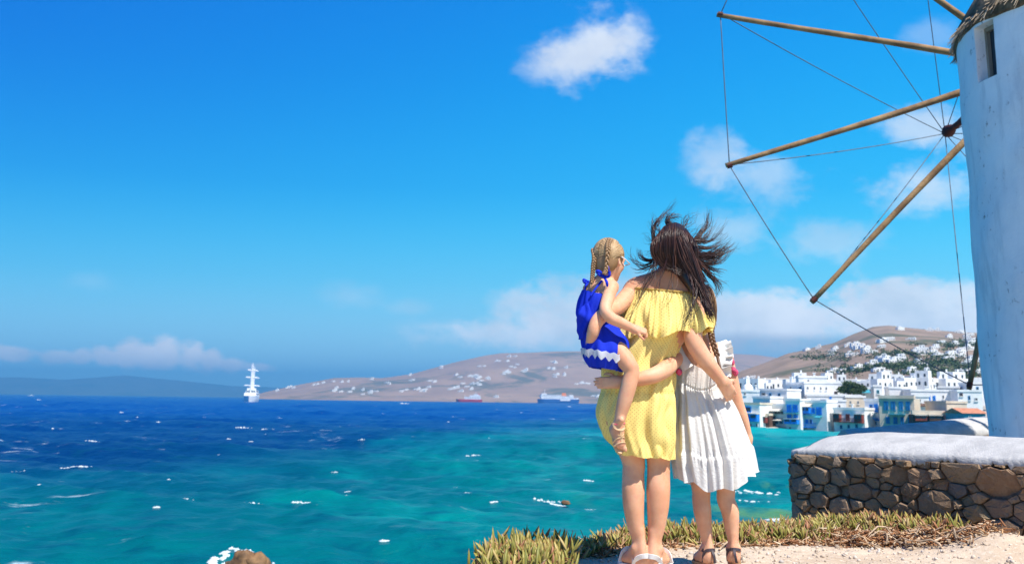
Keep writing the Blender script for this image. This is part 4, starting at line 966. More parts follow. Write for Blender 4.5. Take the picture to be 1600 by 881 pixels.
c = nt.mix(nt.smooth(na_, .3, .7), (.88, .87, .85), (.76, .76, .76)); c = nt.mix(nt.m('MULTIPLY', nt.smooth(nb_, .5, .68), .5), c, (.50, .51, .53)); c = nt.mix(nt.m('MULTIPLY', nt.m('MULTIPLY', nt.smooth(nc_, .60, .64), nt.smooth(na_, .50, .58)), .8), c, (.23, .20, .19))
nt.l.new(c, b.inputs['Base Color']); b.inputs['Roughness'].default_value = .88; b.inputs['Specular IOR Level'].default_value = .15
bn = nt.add('ShaderNodeBump'); bn.inputs['Strength'].default_value = .5; bn.inputs['Distance'].default_value = .03; nt.l.new(nt.m('ADD', na_, nt.m('MULTIPLY', nc_, .4)), bn.inputs['Height']); nt.l.new(bn.outputs[0], b.inputs['Normal']); M_mill = m_
# window opening: where the photograph's window rays meet the tower
def hit(px, py):
    d = dirpx(px, py); r_ = 2.0
    for _ in range(6):
        f2 = CAM[:2] - mc; A = d[:2] @ d[:2]; Bq = 2 * f2 @ d[:2]; Cq = f2 @ f2 - r_ * r_; t = (-Bq - math.sqrt(max(0, Bq * Bq - 4 * A * Cq))) / (2 * A); p = CAM + d * t; r_ = mill_r(p[2])
    return math.atan2(p[1] - mc[1], p[0] - mc[0]) % (2 * math.pi), p[2]
th_l, zwb1 = hit(1529, 134); th_r, zwb2 = hit(1557, 113); _, zwt = hit(1545, 30)
zwb = (zwb1 + zwb2) / 2; zwt = min(zwt, ZT - .12); th_a, th_b = min(th_l, th_r), max(th_l, th_r)
print('window', th_a, th_b, zwb, zwt, 'top', ZT)
nth = 150; ths = np.sort(np.concatenate([np.linspace(0, 2 * math.pi, nth, endpoint=False), [th_a, th_b]])); zs_ = np.sort(np.concatenate([np.linspace(ZB, ZT, 64), [zwb, zwt]]))
def wall_pos(th, z, dr=0.0):
    lump = .035 * (mnoise.noise(Vector((math.cos(th) * 2.2, math.sin(th) * 2.2, z * .9))) ) + .012 * mnoise.noise(Vector((math.cos(th) * 7, math.sin(th) * 7, z * 3.2)))
    r_ = mill_r(z) + (lump - .01) + dr; return (mc[0] + r_ * math.cos(th), mc[1] + r_ * math.sin(th), z)
mb = MB()
for z in zs_:
    for th in ths: mb.v.append(wall_pos(th, z))
nt_ = len(ths)
for i in range(len(zs_) - 1):
    for j in range(nt_):
        thm = (ths[j] + (ths[(j + 1) % nt_] if j < nt_ - 1 else ths[0] + 2 * math.pi)) / 2; zm = (zs_[i] + zs_[i + 1]) / 2
        if th_a < thm < th_b and zwb < zm < zwt: continue
        mb.f.append([i * nt_ + j, i * nt_ + (j + 1) % nt_, (i + 1) * nt_ + (j + 1) % nt_, (i + 1) * nt_ + j]); mb.mi.append(0)
tower = mb.build('tower', M_mill, root, smooth=True)
DEP = -.20; mb = MB(); tl = [t for t in ths if th_a - 1e-6 <= t <= th_b + 1e-6]; zl = [z for z in zs_ if zwb - 1e-6 <= z <= zwt + 1e-6]
mb.grid([[wall_pos(th_a, z, d_) for z in zl] for d_ in (0, DEP)]); mb.grid([[wall_pos(th_b, z, d_) for z in zl] for d_ in (0, DEP)])
mb.grid([[wall_pos(t, zwb, d_) for t in tl] for d_ in (0, DEP)]); mb.grid([[wall_pos(t, zwt, d_) for t in tl] for d_ in (0, DEP)])
mb.build('window_recess', M_mill, root)
M_oldwood = mat('weathered_wood', (.30, .25, .20), .85, .2, .2, 3, .4, 30, stretch=(1, 1, .2))
mb = MB()
def wp(th, z, d_): return np.array(wall_pos(th, z, d_))
for (ta, tb, za, zb_) in ((th_a, th_a + .025, zwb, zwt), (th_b - .025, th_b, zwb, zwt), (th_a + .025, th_b - .025, zwb, zwb + .06), (th_a + .025, th_b - .025, zwt - .06, zwt)):
    q = [wp(ta, za, -.14), wp(tb, za, -.14), wp(tb, zb_, -.14), wp(ta, zb_, -.14), wp(ta, za, -.19), wp(tb, za, -.19), wp(tb, zb_, -.19), wp(ta, zb_, -.19)]; mb.raw(q, [(0, 1, 2, 3), (7, 6, 5, 4), (0, 4, 5, 1), (1, 5, 6, 2), (2, 6, 7, 3), (3, 7, 4, 0)])
wf = mb.build('window', M_oldwood, root); mb = MB(); mb.raw([wp(th_a, zwb, -.195), wp(th_b, zwb, -.195), wp(th_b, zwt, -.195), wp(th_a, zwt, -.195)], [(0, 1, 2, 3)]); mb.build('pane', M_dark, wf)
# thatched cap: a cone of packed straw with a shaggy eave
M_straw = attr_mat('straw', [(0, (.16, .12, .08)), (.4, (.36, .27, .18)), (.75, (.54, .43, .30)), (1, (.27, .22, .16))], .9, .15)
M_thatch = mat('packed_straw', (.16, .115, .075), .95, .1, .25, 6, .8, 30)
rt = mill_r(ZT); rows = []
for (dr, dz) in ((-.25, -.10), (.0, -.10), (.03, -.08), (.0, .10), (-.35, .70), (-1.0, 1.30), (-rt + .03, 1.95)):
    rows.append([(mc[0] + (rt + dr + .05 * mnoise.noise(Vector((math.cos(t) * 4, math.sin(t) * 4, dz)))) * math.cos(t), mc[1] + (rt + dr + .05 * mnoise.noise(Vector((math.cos(t) * 4, math.sin(t) * 4, dz)))) * math.sin(t), ZT + dz + .07 * mnoise.noise(Vector((math.cos(t) * 5, math.sin(t) * 5, 7.)))) for t in np.linspace(0, 2 * math.pi, 72, endpoint=False)])
mb = MB(); mb.grid(rows, closed_u=True); th = mb.build('thatched_cap', M_thatch, root, smooth=True)
ns = 9000; t_ = rng.uniform(0, 2 * math.pi, ns); u_ = rng.random(ns) ** 1.3 * .8
SV = np.array([(math.cos(a) * k, math.sin(a) * k, z) for z, k in ((0, 1), (1, .55)) for a in (0, 2.1, 4.2)]); SF = np.array([[0, 1, 4, 3], [1, 2, 5, 4], [2, 0, 3, 5]])
Ms, Ts = [], []
for a, u in zip(t_, u_):
    rr_ = rt + .05 - u * (rt); zz_ = ZT - .02 + u * 1.65; d = np.array([math.cos(a) * .62, math.sin(a) * .62, -.62 if u > .08 else -.8]) + rng.normal(0, .17, 3); d /= np.linalg.norm(d)
    e1 = np.cross(d, [.3, .5, .8]); e1 /= np.linalg.norm(e1); e2 = np.cross(d, e1); Ln = rng.uniform(.22, .5) * (.55 if u < .10 else 1); w_ = rng.uniform(.006, .014)
    Ms.append(np.stack([e1 * w_, e2 * w_, d * Ln], 1)); Ts.append((mc[0] + rr_ * math.cos(a) - d[0] * .12, mc[1] + rr_ * math.sin(a) - d[1] * .12, zz_ + rng.normal(0, .03) + .1))
o = scatter('straw', SV, SF, np.array(Ms), np.array(Ts), M_straw, parent=th, smooth=False); o['kind'] = 'stuff'
# axle, sprit, twelve sail poles, stays and rim rope
M_pole = mat('sail_pole_wood', (.38, .235, .11), .75, .25, .18, 2.2, .6, 26, col2=(.17, .095, .045))
M_redwood = mat('dark_red_wood', (.085, .022, .016), .7, .3, .2, 3)
M_rope = mat('wire_rope', (.10, .13, .17), .7, .3, .1, 5)
mb = MB(); mb.tube([hub - axd * 2.6, hub, hub + axd * .5], [.2, .2, .17], 14); mb.build('axle', M_redwood, root, True)
mb = MB(); mb.tube([hub + axd * .4, hub + axd * (axl * .55), hub + axd * (axl - .42), hub + axd * (axl - .36), hub + axd * (axl - .2), hub + axd * (axl - .08), hub + axd * (axl - .06), hub + axd * (axl + .05)], [.085, .075, .06, .10, .13, .10, .05, .015], 12); mb.build('sprit', M_redwood, root, True)
wx = np.array([axd[1], -axd[0], 0]); wz = np.array([0, 0, 1.0])           # wheel plane (right, up)
def wheel_pt(px, py):
    d = dirpx(px, py); t = ((hub - CAM) @ axd) / (d @ axd); p = CAM + d * t - hub; return math.atan2(p @ wz, p @ wx), math.hypot(p @ wz, p @ wx)
obs = [wheel_pt(*p) for p in ((1120, 22), (1135, 259), (1268, 472), (1516, 607))]
print('tips', [(round(math.degrees(a) % 360, 1), round(r_, 2)) for a, r_ in obs])
A1 = [math.degrees(a) % 360 for a, _ in obs]; RW = np.mean([r_ for _, r_ in obs])
angs = A1 + [A1[0] - 28.5 - 30.2 * k for k in range(8)]
tips = []
for k, a in enumerate(angs):
    r_ = obs[k][1] if k < 4 else RW; d = wx * math.cos(R(a)) + wz * math.sin(R(a)); off = axd * (.06 * (k % 2)); tipp = hub + d * r_ + off; tips.append(tipp)
    mb = MB(); ts_ = np.linspace(0, 1, 14); ph_ = k * 2.3
    mb.tube([hub + off + d * r_ * f_ + np.array([0, 0, .018 * math.sin(f_ * 5 + ph_)]) for f_ in ts_], [(.062 - .022 * f_) * (1 + .05 * math.sin(f_ * 23 + ph_)) for f_ in ts_], 12)
    sp_ = mb.build('sail_pole', M_pole, root, True); mb = MB(); mb.tube([tipp - d * .10, tipp - d * .02], .048, 8); mb.build('tip_band', M_redwood, sp_)
order = np.argsort([a % 360 for a in angs])
def rope(a, b_, sag, name='rope'):
    mb = MB(); mb.tube([a + (b_ - a) * t - np.array([0, 0, sag * 4 * t * (1 - t)]) for t in np.linspace(0, 1, 9)], .009, 5); mb.build(name, M_rope, root, True)
for i in range(12):
    a, b_ = tips[order[i]], tips[order[(i + 1) % 12]]; dd = (hub - a); rope(a + dd / np.linalg.norm(dd) * .06, b_ + (hub - b_) / np.linalg.norm(hub - b_) * .06, .03)
    rope(sprit_end, a + dd / np.linalg.norm(dd) * .10, .05, 'stay')

# ------------------------------------------------------------------ ice plant along the edge, dry straw, clods
def leaf_shape(seg=4):
    V_, F_, L_ = [], [], []
    for i in range(seg + 1):
        t = i / seg; r_ = (.5 + .5 * math.sin(min(1, t * 2.2) * math.pi / 2)) * (1 - t ** 3) + .02; bend = .35 * t * t
        for a in (0, 2.094, 4.189): V_.append((r_ * math.cos(a), r_ * math.sin(a) , t)); L_.append(t)
    for i in range(seg):
        for j in range(3): F_.append((i * 3 + j, i * 3 + (j + 1) % 3, (i + 1) * 3 + (j + 1) % 3, (i + 1) * 3 + j))
    return np.array(V_), np.array(F_), np.array(L_)
LV, LF, LL = leaf_shape()
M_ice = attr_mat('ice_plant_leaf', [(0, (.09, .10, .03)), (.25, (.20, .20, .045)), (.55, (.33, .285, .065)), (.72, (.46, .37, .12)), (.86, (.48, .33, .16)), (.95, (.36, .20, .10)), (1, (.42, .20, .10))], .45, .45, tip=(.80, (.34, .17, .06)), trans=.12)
M_dry = attr_mat('dry_stem', [(0, (.16, .065, .03)), (.4, (.32, .15, .07)), (.7, (.48, .29, .15)), (1, (.62, .48, .33))], .9, .15)
def bent(base_v, bend, n, rs, dirs):
    return base_v
def plants(name, label, cat, pts, hts, n_per, seed, parent=None, dryfrac=.12, lean=.5):
    rs = np.random.default_rng(seed); Ms, Ts, rn = [], [], []; Ms2, Ts2 = [], []
    for (x, y, z), h in zip(pts, hts):
        for _ in range(n_per):
            d = np.array([rs.normal(0, lean), rs.normal(0, lean), 1.0]); d /= np.linalg.norm(d); e1 = np.cross(d, [.9, .3, .1]); e1 /= np.linalg.norm(e1); e2 = np.cross(d, e1)
            Ln = rs.uniform(.055, .105) * (h / .15) ** .35; wv = rs.uniform(.0070, .0115); zz_ = z + rs.uniform(-.15, 1.0) * max(0, h - Ln * .8)
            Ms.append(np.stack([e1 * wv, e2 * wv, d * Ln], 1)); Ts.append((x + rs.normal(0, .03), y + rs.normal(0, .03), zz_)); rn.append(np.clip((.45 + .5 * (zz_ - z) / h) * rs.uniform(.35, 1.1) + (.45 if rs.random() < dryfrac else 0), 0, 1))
        for _ in range(max(1, n_per // 4)):
            d = np.array([rs.normal(0, 1), rs.normal(0, 1), .5]); d /= np.linalg.norm(d); e1 = np.cross(d, [.9, .3, .1]); e1 /= np.linalg.norm(e1); e2 = np.cross(d, e1); wv = .0035
            Ms2.append(np.stack([e1 * wv, e2 * wv, d * rs.uniform(.05, .12)], 1)); Ts2.append((x + rs.normal(0, .03), y + rs.normal(0, .03), z + rs.uniform(-.01, .5) * h))
    r_ = empty(name, np.mean(np.array(pts), 0), label, cat, 'ice plant growing along the cliff edge') if parent is None else parent
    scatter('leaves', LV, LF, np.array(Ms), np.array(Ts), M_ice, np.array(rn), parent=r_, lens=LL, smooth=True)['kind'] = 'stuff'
    scatter('dry_stems', SV, SF, np.array(Ms2), np.array(Ts2), M_dry, parent=r_, smooth=False)['kind'] = 'stuff'
    return r_
def along(path, n, spread, seed):
    rs = np.random.default_rng(seed); path = np.array(path, float); seg = np.linalg.norm(np.diff(path, axis=0), axis=1); cum = np.concatenate([[0], np.cumsum(seg)]); out = []
    for _ in range(n):
        s = rs.uniform(0, cum[-1]); i = min(len(seg) - 1, np.searchsorted(cum, s) - 1 if s > 0 else 0); t = (s - cum[i]) / seg[i]; p = path[i] + (path[i + 1] - path[i]) * t + rs.normal(0, spread, 2)
        out.append((p[0], p[1], float(ground_z(np.array(p[0]), np.array(p[1])))))
    return out
# clump at the lower left
pts = along([(.0, 4.88), (.08, 5.14), (.17, 5.40)], 130, .085, 1); hts = [.155 * rng.uniform(.6, 1.25) for p in pts]
plants('ice_plant', 'big fleshy leaved ice plant clump at the bottom left of the earth', 'plant', pts, hts, 13, 1, dryfrac=.15, lean=.38)
pts = along([(.12, 5.45), (.35, 5.80), (.60, 6.12)], 80, .05, 2); hts = [.09 * rng.uniform(.5, 1.3) for p in pts]
plants('ice_plant', 'thin creeping ice plant between the big clump and the woman\'s feet', 'plant', pts, hts, 10, 2, dryfrac=.35, lean=.6)
pts = along([(.58, 6.2), (.85, 6.38), (1.15, 6.45), (1.35, 6.52)], 190, .085, 3); hts = [.112 * rng.uniform(.3, 1.3) for p in pts]
plants('ice_plant', 'yellow green ice plant bank behind the bare legs', 'plant', pts, hts, 13, 3, dryfrac=.32)
pts = along([(1.35, 6.5), (1.65, 6.62), (1.95, 6.72), (2.15, 6.78)], 220, .085, 4); hts = [.112 * rng.uniform(.3, 1.35) for p in pts]
plants('ice_plant', 'ice plant bank at the foot of the stone wall, left part', 'plant', pts, hts, 13, 4, dryfrac=.3)
pts = along([(2.15, 6.78), (2.35, 6.72), (2.62, 6.45)], 110, .06, 5); hts = [.13 * rng.uniform(.4, 1.3) for p in pts]
plants('ice_plant', 'half withered ice plant under the stone wall near the sand heap', 'plant', pts, hts, 9, 5, dryfrac=.45)
def straw_heap(path, n, spread, hmax, seed, label, stems):
    rs = np.random.default_rng(seed); pts = along(path, n, spread, seed); Ms, Ts = [], []
    for (x, y, z) in pts:
        d = np.array([rs.normal(0, 1), rs.normal(0, 1), rs.normal(.1, .35)]); d /= np.linalg.norm(d); e1 = np.cross(d, [.1, .3, .9]); e1 /= np.linalg.norm(e1); e2 = np.cross(d, e1); wv = rs.uniform(.003, .007)
        Ms.append(np.stack([e1 * wv, e2 * wv, d * rs.uniform(.015, .055)], 1)); Ts.append((x, y, z + hmax * (.4 + .6 * mnoise.noise(Vector((x * 9, y * 9, 3)))) * rs.random()))
    o = scatter('dry_litter', SV, SF, np.array(Ms), np.array(Ts), M_dry, smooth=False); tag(o, label, 'dry litter', kind='stuff')
    mb = MB()
    for k in range(stems):
        x, y, z = pts[rs.integers(len(pts))]; an = rs.uniform(0, 6.28); L_ = rs.uniform(.12, .34); h = hmax * rs.uniform(.15, .55)
        mb.tube([(x + math.cos(an) * L_ * (t - .5) + .02 * math.sin(t * 7 + k), y + math.sin(an) * L_ * (t - .5), z + .006 + h * math.sin(t * math.pi) * (1 + .4 * math.sin(t * 9 + k))) for t in np.linspace(0, 1, 8)], [.006 * rs.uniform(.8, 1.3) * (1 - .4 * t) for t in np.linspace(0, 1, 8)], 6)
    return mb
M_stem = mat('withered_stem', (.50, .36, .24), .9, .15, .25, 12, .4, 60)
mb = straw_heap([(1.95, 6.42), (2.2, 6.45), (2.45, 6.30), (2.62, 6.15)], 3000, .095, .13, 6, 'heap of brown dead ice plant stems at the foot of the wall', 34); tag(mb.build('dry_stems', M_stem, smooth=True), 'pale bleached stems arching over the dead plant heap', 'stems', kind='stuff')
mb = straw_heap([(.45, 5.72), (.8, 6.14), (1.2, 6.28), (1.9, 6.40)], 1900, .05, .04, 7, 'thin dry litter between the earth and the ice plant', 16); tag(mb.build('dry_stems', M_stem, smooth=True), 'bleached creeping stems on the bare earth', 'stems', kind='stuff')
# ------------------------------------------------------------------ people: smooth-blended signed distance bodies meshed with surface nets
class Body:
    def __init__(s): s.p = []
    def cone(s, a, b, ra, rb, k=.012, flat=None):
        s.p.append(('c', np.asarray(a, float), np.asarray(b, float), ra, rb, k, flat)); return s
    def chain(s, pts, rs_, k=.012, flat=None):
        for i in range(len(pts) - 1): s.cone(pts[i], pts[i + 1], rs_[i], rs_[i + 1], k, flat)
        return s
    def ell(s, c, r, k=.012, axes=None, cut=False):
        s.p.append(('x' if cut else 'e', np.asarray(c, float), np.asarray(r, float), None if axes is None else np.asarray(axes, float), 0, k, None)); return s
    def mesh(s, name, h):
        lo = np.full(3, 1e9); hi = -lo
        for p in s.p:
            if p[0] == 'c':
                r_ = max(p[3], p[4]); lo = np.minimum(lo, np.minimum(p[1], p[2]) - r_); hi = np.maximum(hi, np.maximum(p[1], p[2]) + r_)
            elif p[0] == 'e': r_ = p[2].max(); lo = np.minimum(lo, p[1] - r_); hi = np.maximum(hi, p[1] + r_)
        lo -= 3 * h; hi += 3 * h; n = np.ceil((hi - lo) / h).astype(int) + 1
        D = np.full(n, 1.0, np.float32)
        for p in s.p:
            k = p[5]; mrg = k + 3 * h
            if p[0] == 'c': r_ = max(p[3], p[4]); a = np.minimum(p[1], p[2]) - r_ - mrg; b_ = np.maximum(p[1], p[2]) + r_ + mrg
            else: r_ = p[2].max(); a = p[1] - r_ - mrg; b_ = p[1] + r_ + mrg
            i0 = np.maximum(0, np.floor((a - lo) / h).astype(int)); i1 = np.minimum(n, np.ceil((b_ - lo) / h).astype(int) + 1)
            if (i1 <= i0).any(): continue
            g = [(lo[q] + h * np.arange(i0[q], i1[q])).astype(np.float32) for q in range(3)]
            X_, Y_, Z_ = g[0][:, None, None], g[1][None, :, None], g[2][None, None, :]
            if p[0] == 'c':
                A, B_ = p[1].copy(), p[2].copy()
                x, y, z = X_ - A[0], Y_ - A[1], Z_ - A[2]; ab = B_ - A; sc = 1.0
                if p[6] is not None:      # flattened section: squeeze space along an axis
                    nx, f_ = np.asarray(p[6][0], float), p[6][1]; dn = (x * nx[0] + y * nx[1] + z * nx[2]) * (f_ - 1); x, y, z = x + dn * nx[0], y + dn * nx[1], z + dn * nx[2]; ab = ab + (ab @ nx) * (f_ - 1) * nx; sc = 1 / max(1, f_) ** .5
                t = np.clip((x * ab[0] + y * ab[1] + z * ab[2]) / (ab @ ab + 1e-12), 0, 1)
                d = (np.sqrt((x - t * ab[0]) ** 2 + (y - t * ab[1]) ** 2 + (z - t * ab[2]) ** 2) - (p[3] + (p[4] - p[3]) * t)) * sc
            else:
                x, y, z = X_ - p[1][0], Y_ - p[1][1], Z_ - p[1][2]
                if p[3] is not None: ax = p[3]; x, y, z = x * ax[0, 0] + y * ax[0, 1] + z * ax[0, 2], x * ax[1, 0] + y * ax[1, 1] + z * ax[1, 2], x * ax[2, 0] + y * ax[2, 1] + z * ax[2, 2]
                r_ = p[2]; k0 = np.sqrt((x / r_[0]) ** 2 + (y / r_[1]) ** 2 + (z / r_[2]) ** 2); k1 = np.sqrt((x / r_[0] ** 2) ** 2 + (y / r_[1] ** 2) ** 2 + (z / r_[2] ** 2) ** 2) + 1e-6
                d = k0 * (k0 - 1) / k1
            sl_ = D[i0[0]:i1[0], i0[1]:i1[1], i0[2]:i1[2]]
            if p[0] == 'x': hh = np.maximum(k - np.abs(sl_ + d), 0) / k; sl_[...] = np.maximum(sl_, -d) + hh * hh * k * .25
            else: hh = np.maximum(k - np.abs(sl_ - d), 0) / k; sl_[...] = np.minimum(sl_, d) - hh * hh * k * .25
        return surface_nets(name, D, lo, h)


def surface_nets(name, D, lo, h):
    S = D < 0
    c = [D[a:D.shape[0] - 1 + a, b:D.shape[1] - 1 + b, e:D.shape[2] - 1 + e] for a in (0, 1) for b in (0, 1) for e in (0, 1)]
    cs = sum((q < 0).astype(np.int8) for q in c); act = (cs > 0) & (cs < 8); I = np.argwhere(act)
    vals = np.stack([q[act] for q in c], 1); corners = np.array([(a, b, e) for a in (0, 1) for b in (0, 1) for e in (0, 1)], float)
    acc = np.zeros((len(I), 3)); cnt = np.zeros(len(I))
    for i in range(8):
        for j in range(i + 1, 8):
            if np.abs(corners[i] - corners[j]).sum() != 1: continue
            m = (vals[:, i] < 0) != (vals[:, j] < 0); t = np.where(m, vals[:, i] / (vals[:, i] - vals[:, j] + 1e-12), 0)
            acc += m[:, None] * (corners[i] + t[:, None] * (corners[j] - corners[i])); cnt += m
    V = lo + h * (I + acc / cnt[:, None]); vid = np.full(act.shape, -1, np.int64); vid[act] = np.arange(len(I))
    quads = []
    for ax in range(3):
        b1, b2 = (ax + 1) % 3, (ax + 2) % 3
        s0 = [slice(None)] * 3; s1 = [slice(None)] * 3; s0[ax] = slice(0, -1); s1[ax] = slice(1, None)
        A, B_ = S[tuple(s0)], S[tuple(s1)]; e = np.argwhere(A != B_)
        e = e[(e[:, b1] > 0) & (e[:, b2] > 0) & (e[:, b1] < S.shape[b1] - 1) & (e[:, b2] < S.shape[b2] - 1)]
        flip = ~A[tuple(e.T)]
        def at(d1, d2): q = e.copy(); q[:, b1] += d1; q[:, b2] += d2; return vid[tuple(q.T)]
        Q = np.stack([at(-1, -1), at(0, -1), at(0, 0), at(-1, 0)], 1); Q[flip] = Q[flip][:, ::-1]; quads.append(Q)
    Q = np.concatenate(quads); Q = Q[(Q >= 0).all(1)]
    E = np.concatenate([Q[:, [0, 1]], Q[:, [1, 2]], Q[:, [2, 3]], Q[:, [3, 0]]])
    deg = np.bincount(E.ravel(), minlength=len(V))[:, None] + 1e-9
    for lam in (.55, -.50, .55, -.50, .55, -.50, .5):      # smooth without shrinking
        S2 = np.stack([np.bincount(E[:, 0], V[E[:, 1], c_], len(V)) + np.bincount(E[:, 1], V[E[:, 0], c_], len(V)) for c_ in range(3)], 1); V = V + lam * (S2 / deg - V)
    return mesh_np(name, V, Q)


def limb(B, pts, radii, k0=.03, k=.006, n=12):
    n *= 3; k = .0015
    q = crom(pts, n); r_ = np.interp(np.linspace(0, len(pts) - 1, n), np.arange(len(pts)), radii); r_ = np.convolve(np.concatenate([r_[:1], r_, r_[-1:]]), [.25, .5, .25], 'valid')
    for i in range(n - 1): B.cone(q[i], q[i + 1], r_[i], r_[i + 1], k0 if i == 0 else k)


def unit(v): v = np.asarray(v, float); return v / (np.linalg.norm(v) + 1e-12)


def add_hand(B, wrist, d, n, L, curl=(.5, .7, .5), thumb_side=1, wr=.024, spread=.05, k=.005):
    "palm, four unequal fingers bending towards the palm side n, and a thumb leaving the side of the palm"
    d = unit(d); n = unit(np.asarray(n, float) - d * (np.asarray(n, float) @ d)); s = np.cross(n, d) * thumb_side; wrist = np.asarray(wrist, float)
    offs = (.155, .055, -.05, -.145); lens = (.92, 1.0, .94, .74); fr = .046 * L * 1.05
    for o_, ln in zip(offs, lens):
        kn = wrist + d * L * (.50 - .03 * abs(o_) * 6) + s * o_ * L
        B.cone(wrist + s * o_ * L * .55 + d * L * .04, kn, wr * .72, fr * 1.35, .014)
        p = kn; ang_ = curl[0] * .45; r_ = fr * 1.12
        for sg, (ln2, cu) in enumerate(zip((.215, .14, .105), (curl[0], curl[1], curl[2]))):
            ang_ += cu * (.55 if sg == 0 else 1); q = p + (d * math.cos(ang_) + n * math.sin(ang_) + s * o_ * spread * 4 * math.cos(ang_)) * ln2 * L * ln; B.cone(p, q, r_, r_ * .88, k); p = q; r_ *= .88
    t0 = wrist + d * L * .13 + s * L * .13; t1 = t0 + unit(d * .62 + s * .62 + n * .35) * L * .24; t2 = t1 + unit(d * .85 + s * .15 + n * .5) * L * .17; t3 = t2 + unit(d * .8 - s * .1 + n * .6) * L * .12
    B.cone(wrist + d * L * .05, t0, wr * .7, fr * 1.7, .014); B.chain([t0, t1, t2, t3], [fr * 1.65, fr * 1.3, fr * 1.1, fr * .9], k)


def add_foot(B, ankle, hd, up, L, wr):
    "heel, instep, ball and five toes; returns the frame for the sandal"
    hd = unit(hd); up = unit(np.asarray(up, float) - hd * (np.asarray(up, float) @ hd)); s = np.cross(hd, up); A = np.asarray(ankle, float); b0 = A - up * L * .30
    B.ell(A - hd * L * .075 - up * L * .18, (L * .125, L * .115, L * .13), .02, np.stack([hd, s, up]))
    B.chain([A, A + hd * L * .16 - up * L * .06, A + hd * L * .42 - up * L * .19], [wr * 1.04, L * .118, L * .082], .02)
    B.chain([A - hd * L * .02 - up * L * .2, A + hd * L * .46 - up * L * .235 + s * L * .07], [L * .11, L * .075], .03); B.chain([A - up * L * .2, A + hd * L * .46 - up * L * .235 - s * L * .07], [L * .10, L * .07], .03)
    B.ell(A + s * L * .12 + up * 0, (L * .05, L * .05, L * .06), .02); B.ell(A - s * L * .12 + up * .01 * L, (L * .05, L * .05, L * .06), .02)
    B.cone(A + up * L * .35 - hd * L * .10, A - hd * L * .15 - up * L * .10, wr * .42, wr * .5, .02)     # heel tendon
    return b0, hd, up, s


def add_toes(B, fr, L, inner):
    b0, hd, up, s = fr
    for i in range(5):
        o_ = (.125 - .062 * i) * inner; base = b0 + hd * L * (.50 - .035 * i) + s * o_ * L + up * L * .06; r_ = L * (.056 if i == 0 else .036 - .002 * i)
        m1 = base + hd * L * (.12 - .012 * i) + up * L * .01; B.chain([base, m1, m1 + hd * L * .06 - up * L * .02], [r_, r_ * .95, r_ * .85], .006)


def add_head(B, c, f, up, H, k=.02):
    "c centre of the skull, f facing direction, H head height (chin to crown)"
    f = unit(f); up = unit(np.asarray(up, float) - f * (np.asarray(up, float) @ f)); s = np.cross(f, up); c = np.asarray(c, float); ax = np.stack([s, f, up])
    B.ell(c + up * H * .06 - f * H * .02, (H * .335, H * .415, H * .42), k, ax); B.ell(c - up * H * .20 + f * H * .12, (H * .245, H * .27, H * .30), .03, ax)
    B.cone(c - up * H * .40 + f * H * .25, c - up * H * .43 + f * H * .31, H * .085, H * .075, .03)
    for q in (1, -1):
        B.ell(c - up * H * .12 + f * H * .27 + s * q * H * .16, (H * .10, H * .10, H * .09), .02, ax)       # cheek
        B.ell(c + up * H * .005 + f * H * .405 + s * q * H * .145, (H * .075, H * .05, H * .05), .012, ax, cut=True); B.ell(c + up * H * .0 + f * H * .345 + s * q * H * .14, (H * .06, H * .055, H * .052), .004, ax)   # socket, eye
        B.cone(c + up * H * .075 + f * H * .385 + s * q * H * .06, c + up * H * .075 + f * H * .335 + s * q * H * .22, H * .03, H * .03, .02)      # brow
        e = c - up * H * .05 - f * H * .03 + s * q * H * .335; B.ell(e, (H * .03, H * .075, H * .125), .008, np.stack([unit(s + f * .45 * q), unit(f - s * .45 * q), up]))
        B.ell(e + s * q * H * .035 + f * H * .0, (H * .018, H * .042, H * .075), .006, np.stack([unit(s + f * .45 * q), unit(f - s * .45 * q), up]), cut=True); B.ell(e - up * H * .11 + f * H * .03, (H * .025, H * .035, H * .035), .01, ax)
    B.chain([c + up * H * .02 + f * H * .385, c - up * H * .10 + f * H * .46, c - up * H * .145 + f * H * .475], [H * .03, H * .04, H * .045], .015)
    for q in (1, -1): B.ell(c - up * H * .155 + f * H * .43 + s * q * H * .05, (H * .035, H * .04, H * .03), .01, ax)
    B.cone(c - up * H * .255 + f * H * .40 - s * H * .07, c - up * H * .255 + f * H * .40 + s * H * .07, H * .022, H * .022, .012); B.cone(c - up * H * .295 + f * H * .395 - s * H * .055, c - up * H * .295 + f * H * .395 + s * H * .055, H * .026, H * .026, .012)
    return s, f, up


def crom(pts, m):
    pts = np.asarray(pts, float); n = len(pts); t = np.linspace(0, n - 1, m); i = np.minimum(t.astype(int), n - 2); u = (t - i)[:, None]
    p0 = pts[np.maximum(i - 1, 0)]; p1 = pts[i]; p2 = pts[i + 1]; p3 = pts[np.minimum(i + 2, n - 1)]
    return .5 * (2 * p1 + (p2 - p0) * u + (2 * p0 - 5 * p1 + 4 * p2 - p3) * u ** 2 + (3 * p1 - p0 - 3 * p2 + p3) * u ** 3)


